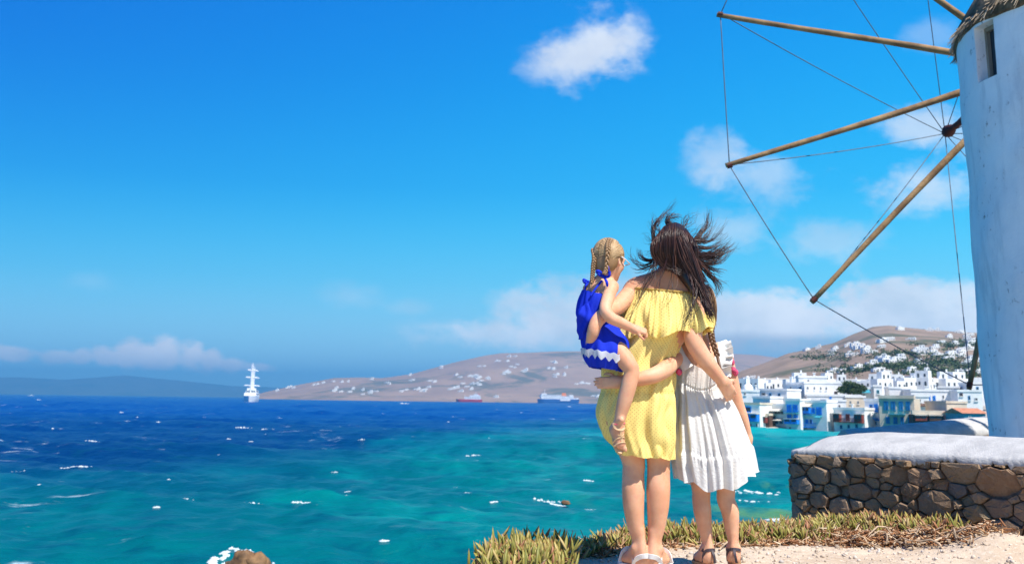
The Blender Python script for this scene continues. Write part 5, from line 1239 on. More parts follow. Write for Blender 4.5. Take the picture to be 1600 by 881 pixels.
def tubes_np(name, paths, radii, mats, parent, ns=4, rnd=None):
    paths = np.asarray(paths, float); n, m, _ = paths.shape; T_ = np.gradient(paths, axis=1); T_ /= np.linalg.norm(T_, axis=2, keepdims=True) + 1e-9
    ref = np.array([.31, .87, .38]); x = np.cross(T_, ref); x /= np.linalg.norm(x, axis=2, keepdims=True) + 1e-9; y = np.cross(T_, x)
    a = np.linspace(0, 2 * math.pi, ns, endpoint=False); V = paths[:, :, None, :] + radii[:, :, None, None] * (np.cos(a)[None, None, :, None] * x[:, :, None, :] + np.sin(a)[None, None, :, None] * y[:, :, None, :])
    i = np.arange(n * m * ns).reshape(n, m, ns); j = np.roll(i, -1, axis=2); Q = np.stack([i[:, :-1], j[:, :-1], j[:, 1:], i[:, 1:]], -1).reshape(-1, 4)
    me = mesh_np(name, V.reshape(-1, 3), Q); at = me.attributes.new('rnd', 'FLOAT', 'POINT'); r_ = rng.random(n) if rnd is None else rnd; at.data.foreach_set('value', np.repeat(r_, m * ns).astype(np.float32))
    return link(name, me, mats, parent, True)


def strands(guides, seed, m=14, thick=.0024):
    "guides: (points, bundle radii, count, taper, waviness)"
    rs = np.random.default_rng(seed); Pth, Rd = [], []
    for pts, br, cnt, wav in guides:
        g = crom(pts, m); br_ = np.interp(np.linspace(0, 1, m), np.linspace(0, 1, len(br)), br)
        for _ in range(cnt):
            o_ = rs.normal(size=3); o_ /= np.linalg.norm(o_); o_ *= rs.random() ** .5; ph = rs.uniform(0, 6.28, 3); t = np.linspace(0, 1, m); f_ = rs.uniform(1.2, 2.8); end = rs.uniform(.72, 1.08)
            gi = np.stack([np.interp(t * min(1, end), t, g[:, q]) for q in range(3)], 1)
            if end > 1: gi = gi + (g[-1] - g[-2]) * (t[:, None] ** 3) * (end - 1) * 3
            w_ = np.stack([np.sin(t * f_ * 3 + ph[q]) for q in range(3)], 1) * wav * t[:, None]
            Pth.append(gi + o_ * br_[:, None] + w_); Rd.append(thick * rs.uniform(.6, 1.3) * (1 - .75 * t ** 2))
    return Pth, Rd


def braid(mb, pts, r0, r1, turns, m=64):
    c = crom(pts, m); T_ = np.gradient(c, axis=0); T_ /= np.linalg.norm(T_, axis=1)[:, None]
    view = np.array([0, -1.0, .1]); x = np.cross(T_, view); x /= np.linalg.norm(x, axis=1)[:, None]; y = np.cross(x, T_); t = np.linspace(0, 1, m); rr_ = (r0 + (r1 - r0) * t)[:, None]
    for k in range(3):
        ph = 2 * math.pi * (turns * t + k / 3); p = c + x * rr_ * .95 * np.sin(ph)[:, None] + y * rr_ * .55 * np.sin(2 * ph)[:, None]; mb.tube(list(p), list(rr_[:, 0] * .62), 7)


def loft(name, rings, mats, parent, Y, nu=128, nv=70, fold=None, th0=0.0, th1=2 * math.pi, top=None, bot=None, uvs=.16):
    """sheet of cloth round the body. rings: (py, centre px, half width px, half depth m[, dY, slope, sag]);
    fold(theta, t) -> outward offset in metres; top / bot(theta) -> vertical offsets in metres of the two edges"""
    rg = np.array([list(r_) + [0] * (7 - len(r_)) for r_ in rings], float); rows_ = crom(rg, nv); closed = abs(th1 - th0 - 2 * math.pi) < 1e-6
    ths_ = np.linspace(th0, th1, nu, endpoint=not closed); V, UV = [], []; v = 0; prev = None
    for i, (py, cx, hw, hd, dY, slope, sag) in enumerate(rows_):
        t = i / (nv - 1); c = P(cx, py, Y + dY); hwm = hw * (Y + dY) / F_PX
        if prev is not None: v += np.linalg.norm(c - prev)
        prev = c
        for th in ths_:
            co, si = math.cos(th), math.sin(th); f_ = fold(th, t) if fold else 0.0
            nx, ny = co / hwm, si / hd; nl = math.hypot(nx, ny); z = c[2] + slope * co - sag * si
            if top is not None: z += top(th) * (1 - t) ** 2
            if bot is not None: z += bot(th) * t ** 2
            V.append((c[0] + hwm * co + f_ * nx / nl, c[1] + hd * si + f_ * ny / nl, z)); UV.append((th * uvs, v))
    i = np.arange(nv * nu).reshape(nv, nu); j = np.roll(i, -1, axis=1)
    if not closed: i2, j2 = i[:, :-1], i[:, 1:]
    else: i2, j2 = i, j
    Q = np.stack([i2[:-1], j2[:-1], j2[1:], i2[1:]], -1).reshape(-1, 4)
    me = mesh_np(name, V, Q); uv = me.uv_layers.new(name='UVMap'); UV = np.array(UV); q = UV[Q.ravel()].copy()
    if closed:
        qq = q.reshape(-1, 4, 2); wrap = (qq[:, :, 0].max(1) - qq[:, :, 0].min(1)) > math.pi * uvs; qq[wrap, :, 0] = np.where(qq[wrap, :, 0] < math.pi * uvs, qq[wrap, :, 0] + 2 * math.pi * uvs, qq[wrap, :, 0]); q = qq.reshape(-1, 2)
    uv.data.foreach_set('uv', q.astype(np.float32).ravel())
    return link(name, me, mats, parent, True)


def n3(x, y, z): return mnoise.noise(Vector((x, y, z)))


# materials of the figures
m_, nt, b = new_mat('skin'); tc = nt.add('ShaderNodeTexCoord').outputs['Object']
c = nt.mix(nt.smooth(nt.noise(tc, 9, 5, .65), .3, .7), (.71, .395, .245), (.61, .295, .165)); c = nt.mix(nt.m('MULTIPLY', nt.smooth(nt.noise(tc, 26, 4, .65), .52, .72), .4), c, (.66, .27, .19)); c = nt.mix(nt.m('MULTIPLY', nt.smooth(nt.noise(tc, 60, 4, .6), .45, .75), .35), c, (.62, .30, .21))
nt.l.new(c, b.inputs['Base Color']); b.inputs['Roughness'].default_value = .55; b.inputs['Specular IOR Level'].default_value = .28
b.inputs['Subsurface Weight'].default_value = .22; b.inputs['Subsurface Radius'].default_value = (1, .3, .15); b.inputs['Subsurface Scale'].default_value = .012
bn = nt.add('ShaderNodeBump'); bn.inputs['Strength'].default_value = .12; bn.inputs['Distance'].default_value = .004; nt.l.new(nt.noise(tc, 160, 3, .6), bn.inputs['Height']); nt.l.new(bn.outputs[0], b.inputs['Normal'])
M_skin = m_
M_hair_d = attr_mat('dark_hair', [(0, (.014, .006, .005)), (.6, (.032, .013, .010)), (.88, (.075, .030, .020)), (1, (.14, .062, .038))], .34, .5)
M_hair_b = attr_mat('blonde_hair', [(0, (.26, .15, .07)), (.5, (.42, .27, .13)), (1, (.58, .40, .21))], .45, .45)
M_hair_m = attr_mat('light_brown_hair', [(0, (.12, .06, .03)), (.5, (.22, .12, .06)), (1, (.36, .22, .11))], .45, .45)
M_yel = cloth('yellow_dotted_cotton', (.96, .78, .26), .22, .8, dots=(.0120, .15, (.50, .33, .09)))
M_whitec = cloth('white_crinkled_cotton', (.76, .745, .715), .18, .9, bump=.5, wscale=300)
M_bluec = cloth('royal_blue_cotton', (.010, .035, .58), .22, .8, bump=.2)
M_lace = cloth('white_lace', (.80, .82, .86), .3, .9, bump=.6, wscale=500)
M_pink = mat('pink_pompom', (.85, .12, .24), .95, .1, .2, 60, .8, 160)
M_sandw = mat('white_leather', (.78, .77, .76), .5, .4, .04, 20)
M_sandd = mat('dark_leather', (.055, .04, .05), .55, .4, .15, 30)
M_sole = mat('tan_sole', (.42, .25, .13), .8, .2, .1, 20)
M_sandt = mat('tan_strap', (.62, .40, .22), .6, .3, .1, 30)
M_glassw = mat('white_plastic', (.82, .82, .82), .3, .5, .02, 20)
M_glassd = mat('dark_lens', (.02, .03, .035), .1, .6, .05, 20)


def sandal(root, fr, L, m_strap, m_sole, paths, thick=.016, wid=1.0, nm='sandal'):
    b0, hd, up, s = fr; mb = MB(); out = [(-.24, .0), (-.21, .10), (-.08, .135), (.15, .12), (.36, .155), (.55, .165), (.68, .10), (.72, 0), (.66, -.11), (.52, -.165), (.34, -.15), (.15, -.12), (-.08, -.135), (-.21, -.10)]
    out = [np.array(p_) for p_ in chaikin([np.array(p_) for p_ in out], 1)]
    rows = [[b0 + hd * p_[0] * L + s * p_[1] * L * wid - up * (L * .015 + thick * z) for p_ in out] for z in (0, 1)]
    b_ = len(mb.v); mb.grid(rows, closed_u=True); n = len(out); mb.f.append(list(range(b_, b_ + n))[::-1]); mb.mi.append(0); mb.f.append(list(range(b_ + n, b_ + 2 * n))); mb.mi.append(0)
    so_ = mb.build(nm, m_sole, root)
    for pth, wv in paths:
        q = crom([b0 + hd * a * L + s * b2 * L + up * c_ * L for a, b2, c_ in pth], 22); m2 = MB()
        # flat ribbon lying against the skin
        for i in range(len(q)):
            tg = unit(q[min(i + 1, 21)] - q[max(i - 1, 0)]); ctr = b0 + up * L * .25 + hd * L * .1; nn_ = q[i] - ctr; nn_ = unit(nn_ - tg * (nn_ @ tg)); bt = np.cross(tg, nn_)
            for e1, e2 in ((-1, 0), (1, 0), (1, 1), (-1, 1)): m2.v.append(tuple(q[i] + bt * e1 * wv / 2 + nn_ * e2 * .004))
        for i in range(21):
            for e in range(4): m2.f.append([i * 4 + e, i * 4 + (e + 1) % 4, (i + 1) * 4 + (e + 1) % 4, (i + 1) * 4 + e]); m2.mi.append(0)
        m2.build('strap', m_strap, so_)
    return so_


# ---------------- the woman in the yellow dress
YW = 5.2
def W(px, py, d=0.0): return P(px, py, YW + d)
wroot = empty('person', (W(1016, 880)[0], YW, 0), 'woman in a yellow dotted off shoulder dress with windblown dark hair', 'person')
Bw = Body()
Bw.ell(W(994, 645), (.158, .115, .13), .05).ell(W(1004, 590), (.125, .092, .12), .06).ell(W(1030, 510), (.142, .10, .14), .06)
Bw.chain([W(994, 449), W(1036, 452, .01), W(1084, 460)], [.050, .062, .050], .05); Bw.chain([W(1048, 426, .01), W(1012, 445, .0)], [.040, .042], .05); Bw.chain([W(1050, 426, .01), W(1074, 453, .0)], [.040, .042], .05)
Bw.cone(W(1051, 405, .01), W(1045, 446, .01), .050, .056, .03); Bw.ell(W(1014, 475, -.075), (.045, .025, .055), .04).ell(W(1062, 480, -.075), (.045, .025, .055), .04)
wh = W(1054, 387, .0); wf_ = unit([-.15, 1, -.02]); add_head(Bw, wh, wf_, [0.06, 0, 1], .215)
limb(Bw, [W(968, 655), W(983, 695, .0), W(990, 722, .005), W(989.5, 740, .0), W(989.5, 765, -.012), W(990, 790, -.012), W(993, 818, -.004), W(997, 838, 0), W(998.5, 856, .004)], [.086, .064, .0535, .0515, .0535, .0495, .0405, .0315, .031], .03, .006, 22)
limb(Bw, [W(1022, 655), W(1028, 695, .0), W(1029, 722, .005), W(1029, 740, .0), W(1028.5, 765, -.012), W(1028, 790, -.012), W(1026, 818, -.004), W(1023.5, 840, 0), W(1023, 857, .004)], [.086, .064, .0545, .0530, .0560, .052, .0425, .0325, .031], .012, .006, 22)
ftL = add_foot(Bw, W(998.5, 857), (-.42, .9, 0), (0, 0, 1), .235, .031); ftR = add_foot(Bw, W(1023, 858), (.50, .86, 0), (0, 0, 1), .235, .031); add_toes(Bw, ftL, .235, 1); add_toes(Bw, ftR, .235, -1)
# right arm over the girl's shoulder blade, left arm round the child
limb(Bw, [W(1092, 463), W(1085, 505, -.06), W(1083, 528, -.10), W(1092, 548, -.105), W(1108, 570, -.09), W(1129, 596, -.06)], [.050, .046, .044, .0425, .038, .0255], .03, .006, 18)
add_hand(Bw, W(1129, 596, -.06), W(1144, 620, .0) - W(1129, 596, -.06), (-.1, 1, .0), .165, (.25, .45, .35), -1, .026)
limb(Bw, [W(986, 457), W(966, 478, -.10), W(948, 488, -.18), W(933, 502, -.215), W(926, 522, -.216), W(922, 547, -.13)], [.044, .040, .034, .031, .028, .023], .03, .006, 18)
add_hand(Bw, W(922, 546, -.13), W(934, 562, .0) - W(922, 546, -.13), (.9, .1, .2), .165, (.35, .5, .4), 1, .026)
link('body', Bw.mesh('body', .0045), M_skin, wroot, True)
# dress: fitted sheath with a blouson waist, and the wide ruffle over it
def f_sheath(th, t):
    co, si = math.cos(th), math.sin(th)
    a = .016 * n3(co * 2.6, si * 2.6, t * 3.0 + 3) + .012 * n3(co * 5 + t * 2, si * 5, t * 3.5) + .020 * math.exp(-((t - .62) / .3) ** 2) * n3(co * 4.5 + t * 2.5, si * 4.5, t * 2.2)
    d_ = .020 * abs(n3(co * 3 + t * 5, si * 3 - t * 3, 2.7)); g = -.020 * math.exp(-((th - 4.90 + .15 * (t - .7)) / .13) ** 2) * sstep(np.array(t), .55, .95).item()
    waist = .010 * math.exp(-((t - .52) / .03) ** 2) * math.sin(th * 34) * .5 - .006 * math.exp(-((t - .52) / .02) ** 2)
    return a + d_ + g + waist + .004 * math.sin(th * 11 + 5 * t) * t * t
loft('dress', [(472, 1035, 50, .115), (505, 1026, 52, .122), (540, 1010, 50, .118), (570, 1000, 50, .112), (596, 999, 52, .122), (622, 997, 55, .132), (650, 995, 57, .138), (680, 1000, 52, .134), (700, 1006, 45, .124), (713, 1010, 41, .118)], M_yel, wroot, YW, 200, 110, f_sheath,
     bot=lambda th: -.012 * math.cos(th) + .010 * n3(math.cos(th) * 3, math.sin(th) * 3, 9))
def f_ruf(th, t):
    co, si = math.cos(th), math.sin(th); q = t ** .8
    pl = math.sin(th * 19 + 2.5 * n3(co * 2, si * 2, t * 1.2) * 2) * .5 + .5 * math.sin(th * 31 + 6 * n3(co * 3, si * 3, 4.0))
    return q * (.021 * pl + .042 * n3(co * 2.2, si * 2.2, t * 1.4)) + (1 - q) * .004 * math.sin(th * 60) + .012 * math.sin(math.pi * min(1, t * 1.3)) * n3(co * 5, si * 5, t * 2.5 + 1)
ruf = loft('ruffle', [(455, 1037, 53, .100, 0, -.012, -.010), (463, 1038, 58, .112, 0, -.006, -.014), (478, 1038, 66, .130, 0, 0, -.012), (496, 1038, 72, .146, 0, .0, -.004), (513, 1037, 77, .158, 0, .010, .0), (526, 1036, 80, .166, 0, .028, .004)], M_yel, wroot, YW, 260, 46, f_ruf,
     bot=lambda th: .020 * n3(math.cos(th) * 2.5, math.sin(th) * 2.5, 5) + .012 * math.sin(th * 9 + 1))
mb = MB(); el = []
for th in np.linspace(0, 2 * math.pi, 90):
    c = W(1037, 455); co, si = math.cos(th), math.sin(th); wv = .003 * math.sin(th * 60); el.append((c[0] + (53 * YW / F_PX + wv) * co, YW + (.100 + wv) * si, c[2] - .012 * co + .010 * si + .002))
mb.tube(el, .006, 6); mb.build('elastic_neckline', M_yel, wroot, True)
# hair: a dark cap on the skull and several hundred locks, many of them lifted by the wind
Bh = Body(); Bh.ell(wh + np.array([.0, -.014, .020]), (.081, .091, .097), .02).ell(wh + np.array([.005, -.03, -.04]), (.074, .072, .08), .04).cone(W(1064, 416, -.055), W(1088, 456, -.11), .046, .026, .04)
cap_ = link('hair', Bh.mesh('hair', .006), None, wroot, True); cap_.data.materials.append(M_hair_d)
def wp3(l): return [W(*q) for q in l]
GW = []
for k in range(11):        # the crown: locks combed back over the round of the skull and drawn together at the nape
    x0 = 1053 + (k - 5) * 3.0; x1 = 1020 + k * 6.6; kk_ = (k - 5) ** 2
    GW.append((wp3([(x0 + 2, 352 + kk_ * .35, .05), (x0 * .6 + x1 * .4, 350 + kk_ * .70, -.02), (x1 * .8 + x0 * .2, 359 + kk_ * .72, -.080), (x1, 380 + kk_ * .2, -.106), (x1 + 1, 400, -.106), (1036 + k * 4.8, 416, -.10), (1060 + k * 2.8, 427, -.112)]), (.010, .012, .012, .013, .014, .012, .012), 80, .003))
for _ in range(16):
    a_, b_ = random.uniform(-1, 1), random.uniform(-1, 1); GW.append((wp3([(1074 + 5 * a_, 384 + 14 * b_, -.06), (1090 + 6 * a_, 396 + 22 * b_, -.05), (1112 + 8 * a_, 402 + 34 * b_ + 5 * a_, -.01), (1130 + 14 * a_, 398 + 56 * b_ - 12 * abs(a_), .02)]), (.004, .003, .004, .009), 9, .012))
GW += [(wp3([(1063, 364, -.08), (1076, 396, -.105), (1087, 426, -.115), (1099, 454, -.13), (1112, 490, -.16)]), (.02, .028, .028, .024, .016), 330, .010),
       (wp3([(1058, 372, -.10), (1069, 405, -.112), (1082, 430, -.12), (1094, 454, -.135), (1105, 480, -.165)]), (.018, .024, .022, .020, .018), 120, .012),
       (wp3([(1030, 376, -.09), (1026, 404, -.1), (1018, 426, -.12), (1002, 448, -.14), (986, 474, -.17)]), (.016, .016, .015, .016, .020), 13, .016),
       (wp3([(1028, 378, -.09), (1026, 408, -.11), (1020, 432, -.13), (1008, 452, -.15), (996, 470, -.17)]), (.016, .018, .018, .018, .018), 7, .016),
       (wp3([(1042, 400, -.11), (1036, 424, -.12), (1028, 446, -.14), (1018, 470, -.16)]), (.014, .016, .018, .020), 5, .016),
       (wp3([(1052, 400, -.12), (1052, 430, -.13), (1046, 456, -.15), (1040, 486, -.18)]), (.014, .016, .020, .024), 5, .018),
       (wp3([(1080, 430, -.13), (1086, 460, -.16), (1078, 490, -.19), (1072, 510, -.2)]), (.02, .02, .022, .026), 18, .02),
       (wp3([(1068, 374, -.06), (1082, 391, -.08), (1096, 400, -.05), (1114, 399, .0), (1130, 391, .03), (1143, 383, .05)]), (0.0160, 0.0165, 0.0158, 0.0202, 0.0246, 0.0348), 82, 0.015),
       (wp3([(1072, 384, -.07), (1090, 406, -.07), (1108, 410, -.03), (1126, 404, .0), (1138, 390, .03)]), (0.0160, 0.0152, 0.0142, 0.0192, 0.0261), 45, 0.015),
       (wp3([(1074, 378, -.05), (1087, 374, -.03), (1096, 363, .0), (1105, 352, .03), (1107, 330, .05)]), (0.0130, 0.0125, 0.0118, 0.0137, 0.0174), 34, 0.011),
       (wp3([(1078, 386, -.05), (1092, 376, -.03), (1102, 372, .0), (1112, 358, .03)]), (0.0120, 0.0112, 0.0130, 0.0203), 16, 0.013),
       (wp3([(1080, 398, -.08), (1096, 415, -.08), (1110, 430, -.05), (1124, 448, -.03), (1121, 460, -.02)]), (0.0160, 0.0152, 0.0142, 0.0164, 0.0203), 30, 0.015),
       (wp3([(1082, 408, -.08), (1094, 425, -.09), (1102, 446, -.09), (1112, 460, -.09)]), (0.0140, 0.0155, 0.0180, 0.0261), 25, 0.015),
       (wp3([(1024, 394, -.05), (1020, 372, -.03), (1022, 355, -.01), (1031, 343, .0), (1043, 331, .02), (1055, 314, .03)]), (0.0120, 0.0110, 0.0116, 0.0127, 0.0126, 0.0116), 20, 0.009),
       (wp3([(1025, 384, -.05), (1020, 360, -.02), (1024, 345, .0), (1034, 336, .02)]), (0.0100, 0.0112, 0.0130, 0.0203), 9, 0.010),
       (wp3([(1024, 404, -.07), (1012, 406, -.06), (1002, 400, -.04), (997, 388, -.03)]), (0.0130, 0.0112, 0.0115, 0.0128), 25, 0.008),
       (wp3([(1022, 410, -.08), (1007, 416, -.07), (993, 408, -.05), (986, 390, -.03)]), (0.0140, 0.0155, 0.0180, 0.0232), 12, 0.013),
       (wp3([(1020, 416, -.08), (1004, 420, -.07), (990, 418, -.05)]), (0.0120, 0.0142, 0.0203), 8, 0.010),
       (wp3([(1048, 354, .0), (1042, 346, .03), (1048, 340, .04), (1062, 342, .05)]), (0.0220, 0.0155, 0.0158, 0.0203), 30, 0.010),
       (wp3([(1066, 360, -.02), (1072, 347, .0), (1074, 335, .02)]), (0.0120, 0.0095, 0.0116), 7, 0.008),
       (wp3([(1100, 470, -.16), (1106, 484, -.17), (1113, 500, -.16)]), (0.0200, 0.0166, 0.0174), 60, 0.009)]
Pt, Rd = strands(GW, 4, 14, .0017); tubes_np('locks', Pt, np.array(Rd), M_hair_d, cap_, 3)
def fly():
    a = random.uniform(0, 6.283); c0 = np.array([1052 + 30 * math.cos(a), 388 - 36 * math.sin(a)]); dr = np.array([math.cos(a) + .35, -math.sin(a) - .1]); L_ = random.uniform(12, 42); bn_ = random.uniform(-18, 18)
    return wp3([(c0[0], c0[1], -.05), (c0[0] + dr[0] * L_ * .5 - dr[1] * bn_ * .6, c0[1] + dr[1] * L_ * .5 + dr[0] * bn_ * .6, -.03), (c0[0] + dr[0] * L_, c0[1] + dr[1] * L_, .0)])
Pt, Rd = strands([(fly(), (.008, .012, .016), 2, .010) for _ in range(70)], 9, 14, .0009); tubes_np('flyaway_hair', Pt, np.array(Rd), M_hair_d, cap_, 3)
SW = [([(-.02, -.135, .02), (-.16, -.13, .16), (-.26, 0, .20), (-.16, .13, .16), (-.02, .145, .02)], .022), ([(-.10, .14, .0), (-.02, .12, .17), (.12, .02, .30), (.10, -.10, .20), (-.02, -.14, .02)], .018), ([(.42, .17, .0), (.40, .11, .18), (.40, 0, .24), (.42, -.11, .18), (.44, -.17, .0)], .03)]
sandal(wroot, ftL, .235, M_sandw, M_sandw, SW); sandal(wroot, ftR, .235, M_sandw, M_sandw, SW)

# ---------------- the girl in the white dress
YG = 5.3
def Gp(px, py, d=0.0): return P(px, py, YG + d)
groot = empty('person', (Gp(1125, 880)[0], YG, 0), 'girl seen from behind in a white sundress with pink pompoms beside the woman', 'person')
Bg = Body(); Bg.ell(Gp(1100, 660), (.125, .095, .12), .05).ell(Gp(1093, 605), (.100, .078, .10), .05).ell(Gp(1093, 562), (.108, .080, .095), .05); Bg.chain([Gp(1066, 549), Gp(1094, 543), Gp(1128, 552)], [.040, .045, .040], .04)
gh = Gp(1091, 478, .06); add_head(Bg, gh, unit([-.2, 1, 0]), [-.1, 0, 1], .195); Bg.cone(Gp(1092, 500, .04), Gp(1094, 538, .01), .040, .044, .03); Bg.ell(Gp(1078, 565, -.06), (.032, .02, .045), .03).ell(Gp(1110, 568, -.06), (.032, .02, .045), .03)
for (hx, kx, cx_, ax_) in (((1084, 668), (1095.5, 770), (1097.5, 798), (1105, 850)), ((1116, 668), (1134, 770), (1140.5, 798), (1146, 848))):
    limb(Bg, [Gp(*hx), Gp(kx[0] * .7 + hx[0] * .3, 735), Gp(kx[0], 766, .004), Gp(kx[0], 780, -.002), Gp(cx_[0], cx_[1], -.012), Gp(cx_[0] * .5 + ax_[0] * .5, 824, -.006), Gp(ax_[0] - .5, 842), Gp(ax_[0], 858, .003)], [.068, .050, .0435, .0425, .0425, .0335, .0255, .0245], .02, .006, 20)
gL = add_foot(Bg, Gp(1105, 858), (-.25, .95, 0), (0, 0, 1), .20, .0255); gR = add_foot(Bg, Gp(1146, 857), (.22, .95, 0), (0, 0, 1), .20, .0255); add_toes(Bg, gL, .20, 1); add_toes(Bg, gR, .20, -1)
limb(Bg, [Gp(1134, 560), Gp(1144, 597, .0), Gp(1152, 628, .01), Gp(1160, 652, .02), Gp(1169, 684, .05)], [.037, .033, .029, .028, .020], .03, .006, 16); add_hand(Bg, Gp(1169, 682, .05), (.12, .1, -1), (-1, .1, 0), .135, (.2, .35, .25), 1, .020)
limb(Bg, [Gp(1062, 556, -.02), Gp(1050, 566, -.12), Gp(1040, 576, -.20), Gp(1022, 586, -.25), Gp(998, 592, -.266), Gp(966, 597, -.262)], [.038, .039, .040, .037, .033, .024], .02, .006, 18); add_hand(Bg, Gp(968, 597, -.262), (-1, .18, -.05), (.1, 1, .0), .135, (.15, .25, .3), 1, .022)
link('body', Bg.mesh('body', .0045), M_skin, groot, True)
_ph = [random.uniform(0, 6.28) for _ in range(8)]
def f_girl(th, t):
    co, si = math.cos(th), math.sin(th); q = max(0, (t - .27) / .73)
    pl = math.sin(th * 17 + 3 * n3(co * 1.5, si * 1.5, t * .7) + _ph[0]) + .6 * math.sin(th * 27 + 4 * n3(co * 2, si * 2, t * .9 + 4) + _ph[1])
    tier = .010 * sstep(np.array(t), .755, .785).item()
    gather = .0035 * math.sin(th * 70) * math.exp(-((t - .775) / .05) ** 2) + .003 * math.sin(th * 62) * math.exp(-((t - .27) / .06) ** 2)
    return (.004 + .014 * q ** .8) * pl * (.35 + .65 * (.5 + n3(co * 2, si * 2, 7.))) + .03 * q * n3(co * 1.8, si * 1.8, t * 1.5) + tier + gather - .006 * math.exp(-((t - .265) / .012) ** 2) + .05 * q ** 3 * max(0, math.cos(th - .0)) ** 3
loft('dress', [(562, 1092, 35, .094), (580, 1092, 36, .094), (596, 1091, 36, .091), (611, 1091, 37, .090), (628, 1096, 41, .103), (655, 1101, 48, .125), (685, 1106, 52, .142), (712, 1110, 55, .152), (738, 1112, 54, .158), (759, 1113, 51, .160)], M_whitec, groot, YG, 260, 120, f_girl,
     top=lambda th: .045 * abs(math.cos(th)) ** 1.5 - (.045 if math.sin(th) < 0 else -.02) * abs(math.sin(th)) ** 3, bot=lambda th: .085 * max(0, math.cos(th)) ** 2 + .05 * max(0, -math.cos(th)) ** 2 - .01 + .012 * math.sin(th * 8 + 1) * (1 if math.sin(th) < 0 else .5))
# shoulder straps with ruffles, pompoms on threads
mb = MB()
def ribbon(mb, pts, wid, nrm, m=20):
    q = crom(pts, m); wv = np.interp(np.linspace(0, 1, m), np.linspace(0, 1, len(wid)), wid)
    for i in range(m):
        tg = unit(q[min(i + 1, m - 1)] - q[max(i - 1, 0)]); bt = np.cross(tg, unit(nrm)); bt = unit(bt)
        for e1, e2 in ((-1, 0), (1, 0), (1, 1), (-1, 1)): mb.v.append(tuple(q[i] + bt * e1 * wv[i] / 2 + unit(nrm) * e2 * .004))
    b_ = len(mb.v) - 4 * m
    for i in range(m - 1):
        for e in range(4): mb.f.append([b_ + i * 4 + e, b_ + i * 4 + (e + 1) % 4, b_ + (i + 1) * 4 + (e + 1) % 4, b_ + (i + 1) * 4 + e]); mb.mi.append(0)
ribbon(mb, [Gp(1062, 533, .02), Gp(1057, 540, -.05), Gp(1062, 556, -.085), Gp(1075, 576, -.095)], (.045, .05, .055, .06), (-.15, -1, .3)); mb.build('shoulder_strap', M_whitec, groot, True)
mb = MB(); ribbon(mb, [Gp(1127, 536, .02), Gp(1129, 545, -.05), Gp(1124, 562, -.085), Gp(1114, 578, -.095)], (.045, .05, .055, .06), (.15, -1, .3)); mb.build('shoulder_strap', M_whitec, groot, True)
def frill(name, pts, wdt, seed, waves=7):
    rows = []; q = crom(pts, 90); rs_ = random.Random(seed); ph = rs_.uniform(0, 6)
    for v in np.linspace(0, 1, 9):
        row = []
        for i, p in enumerate(q):
            t = i / 89; env = math.sin(math.pi * min(1, max(0, t))) ** .5; a = math.sin(t * waves * 6.28 + ph + .8 * math.sin(t * 9)) * .022 * v ** 1.1; b2 = math.cos(t * waves * 6.28 * .7 + ph) * .014 * v
            row.append(p + wdt * v * (.55 + .45 * env) * np.array([1, 0, .12]) + np.array([a * .3, a, b2]))
        rows.append(row)
    mb = MB(); mb.grid(rows); return mb.build(name, M_whitec, groot, True)
frill('ruffle', [Gp(1124, 534, .03), Gp(1127, 540, -.03), Gp(1127, 556, -.07), Gp(1126, 574, -.08), Gp(1128, 592, -.06)], .058, 1)
frill('ruffle', [Gp(1060, 536, .02), Gp(1056, 542, -.04), Gp(1056, 552, -.07), Gp(1060, 566, -.09)], -.03, 2, 5)
def pompom(px, py, d, r_=.0155):
    mb = MB(); c = Gp(px, py, d); mb.ball(c, (r_, r_, r_ * 1.05), 12, 9, 0, .10); o = mb.build('pompom', M_pink, groot, True); mb = MB(); mb.tube([c + np.array([0, 0, r_]), c + np.array([-.004, .01, r_ + .022])], .002, 5); mb.build('thread', M_whitec, o)
for q in ((1048, 545, -.10), (1055, 562, -.12), (1061, 581, -.125), (1143, 566, -.05), (1146, 578, -.05), (1149, 582, -.03)): pompom(*q)
Bh = Body(); Bh.ell(gh + np.array([.0, -.012, .018]), (.080, .090, .094), .02).ell(gh + np.array([0, -.03, -.04]), (.068, .062, .075), .03); cap_ = link('hair', Bh.mesh('hair', .006), M_hair_m, groot, True)
def gp3(l): return [Gp(*q) for q in l]
Pt, Rd = strands([(gp3([(1091 + k * 3, 447, .05), (1091 + k * 5.4, 458, -.02), (1091 + k * 6.5, 480, -.04), (1096 + k * 5.2, 502, -.02)]), (.01, .014, .014, .012), 40, .003) for k in range(-3, 5)] + [(gp3([(1112, 470, .0), (1116, 490, .0), (1116, 512, -.01)]), (.012, .012, .008), 60, .004)], 5); tubes_np('locks', Pt, np.array(Rd), M_hair_m, cap_)
mb = MB(); braid(mb, [Gp(1112, 506, -.03), Gp(1111, 518, -.07), Gp(1114, 535, -.10), Gp(1121, 556, -.125)], .012, .009, 3.2, 70); mb.build('braid', M_hair_m, cap_, True)
mb = MB(); mb.tube(gp3([(1121, 556, -.125), (1125, 575, -.135), (1127, 592, -.14), (1129, 600, -.14)]), [.008, .007, .005, .001], 6); mb.build('braid_end', M_hair_m, cap_, True)
SG = [([(-.04, -.13, .02), (-.12, -.13, .26), (-.20, .0, .32), (-.12, .13, .30), (.05, .15, .28), (.17, .0, .38), (.06, -.15, .30), (-.10, -.14, .30)], .013), ([(-.16, .02, .34), (-.27, .04, .20), (-.24, .07, .02)], .012), ([(.40, .16, .0), (.36, .06, .16), (.20, -.02, .26), (.10, -.10, .24)], .014), ([(.42, -.16, .0), (.36, -.05, .16), (.22, .04, .26), (.10, .12, .2)], .014)]
sandal(groot, gL, .20, M_sandd, M_sole, SG); sandal(groot, gR, .20, M_sandd, M_sole, SG)

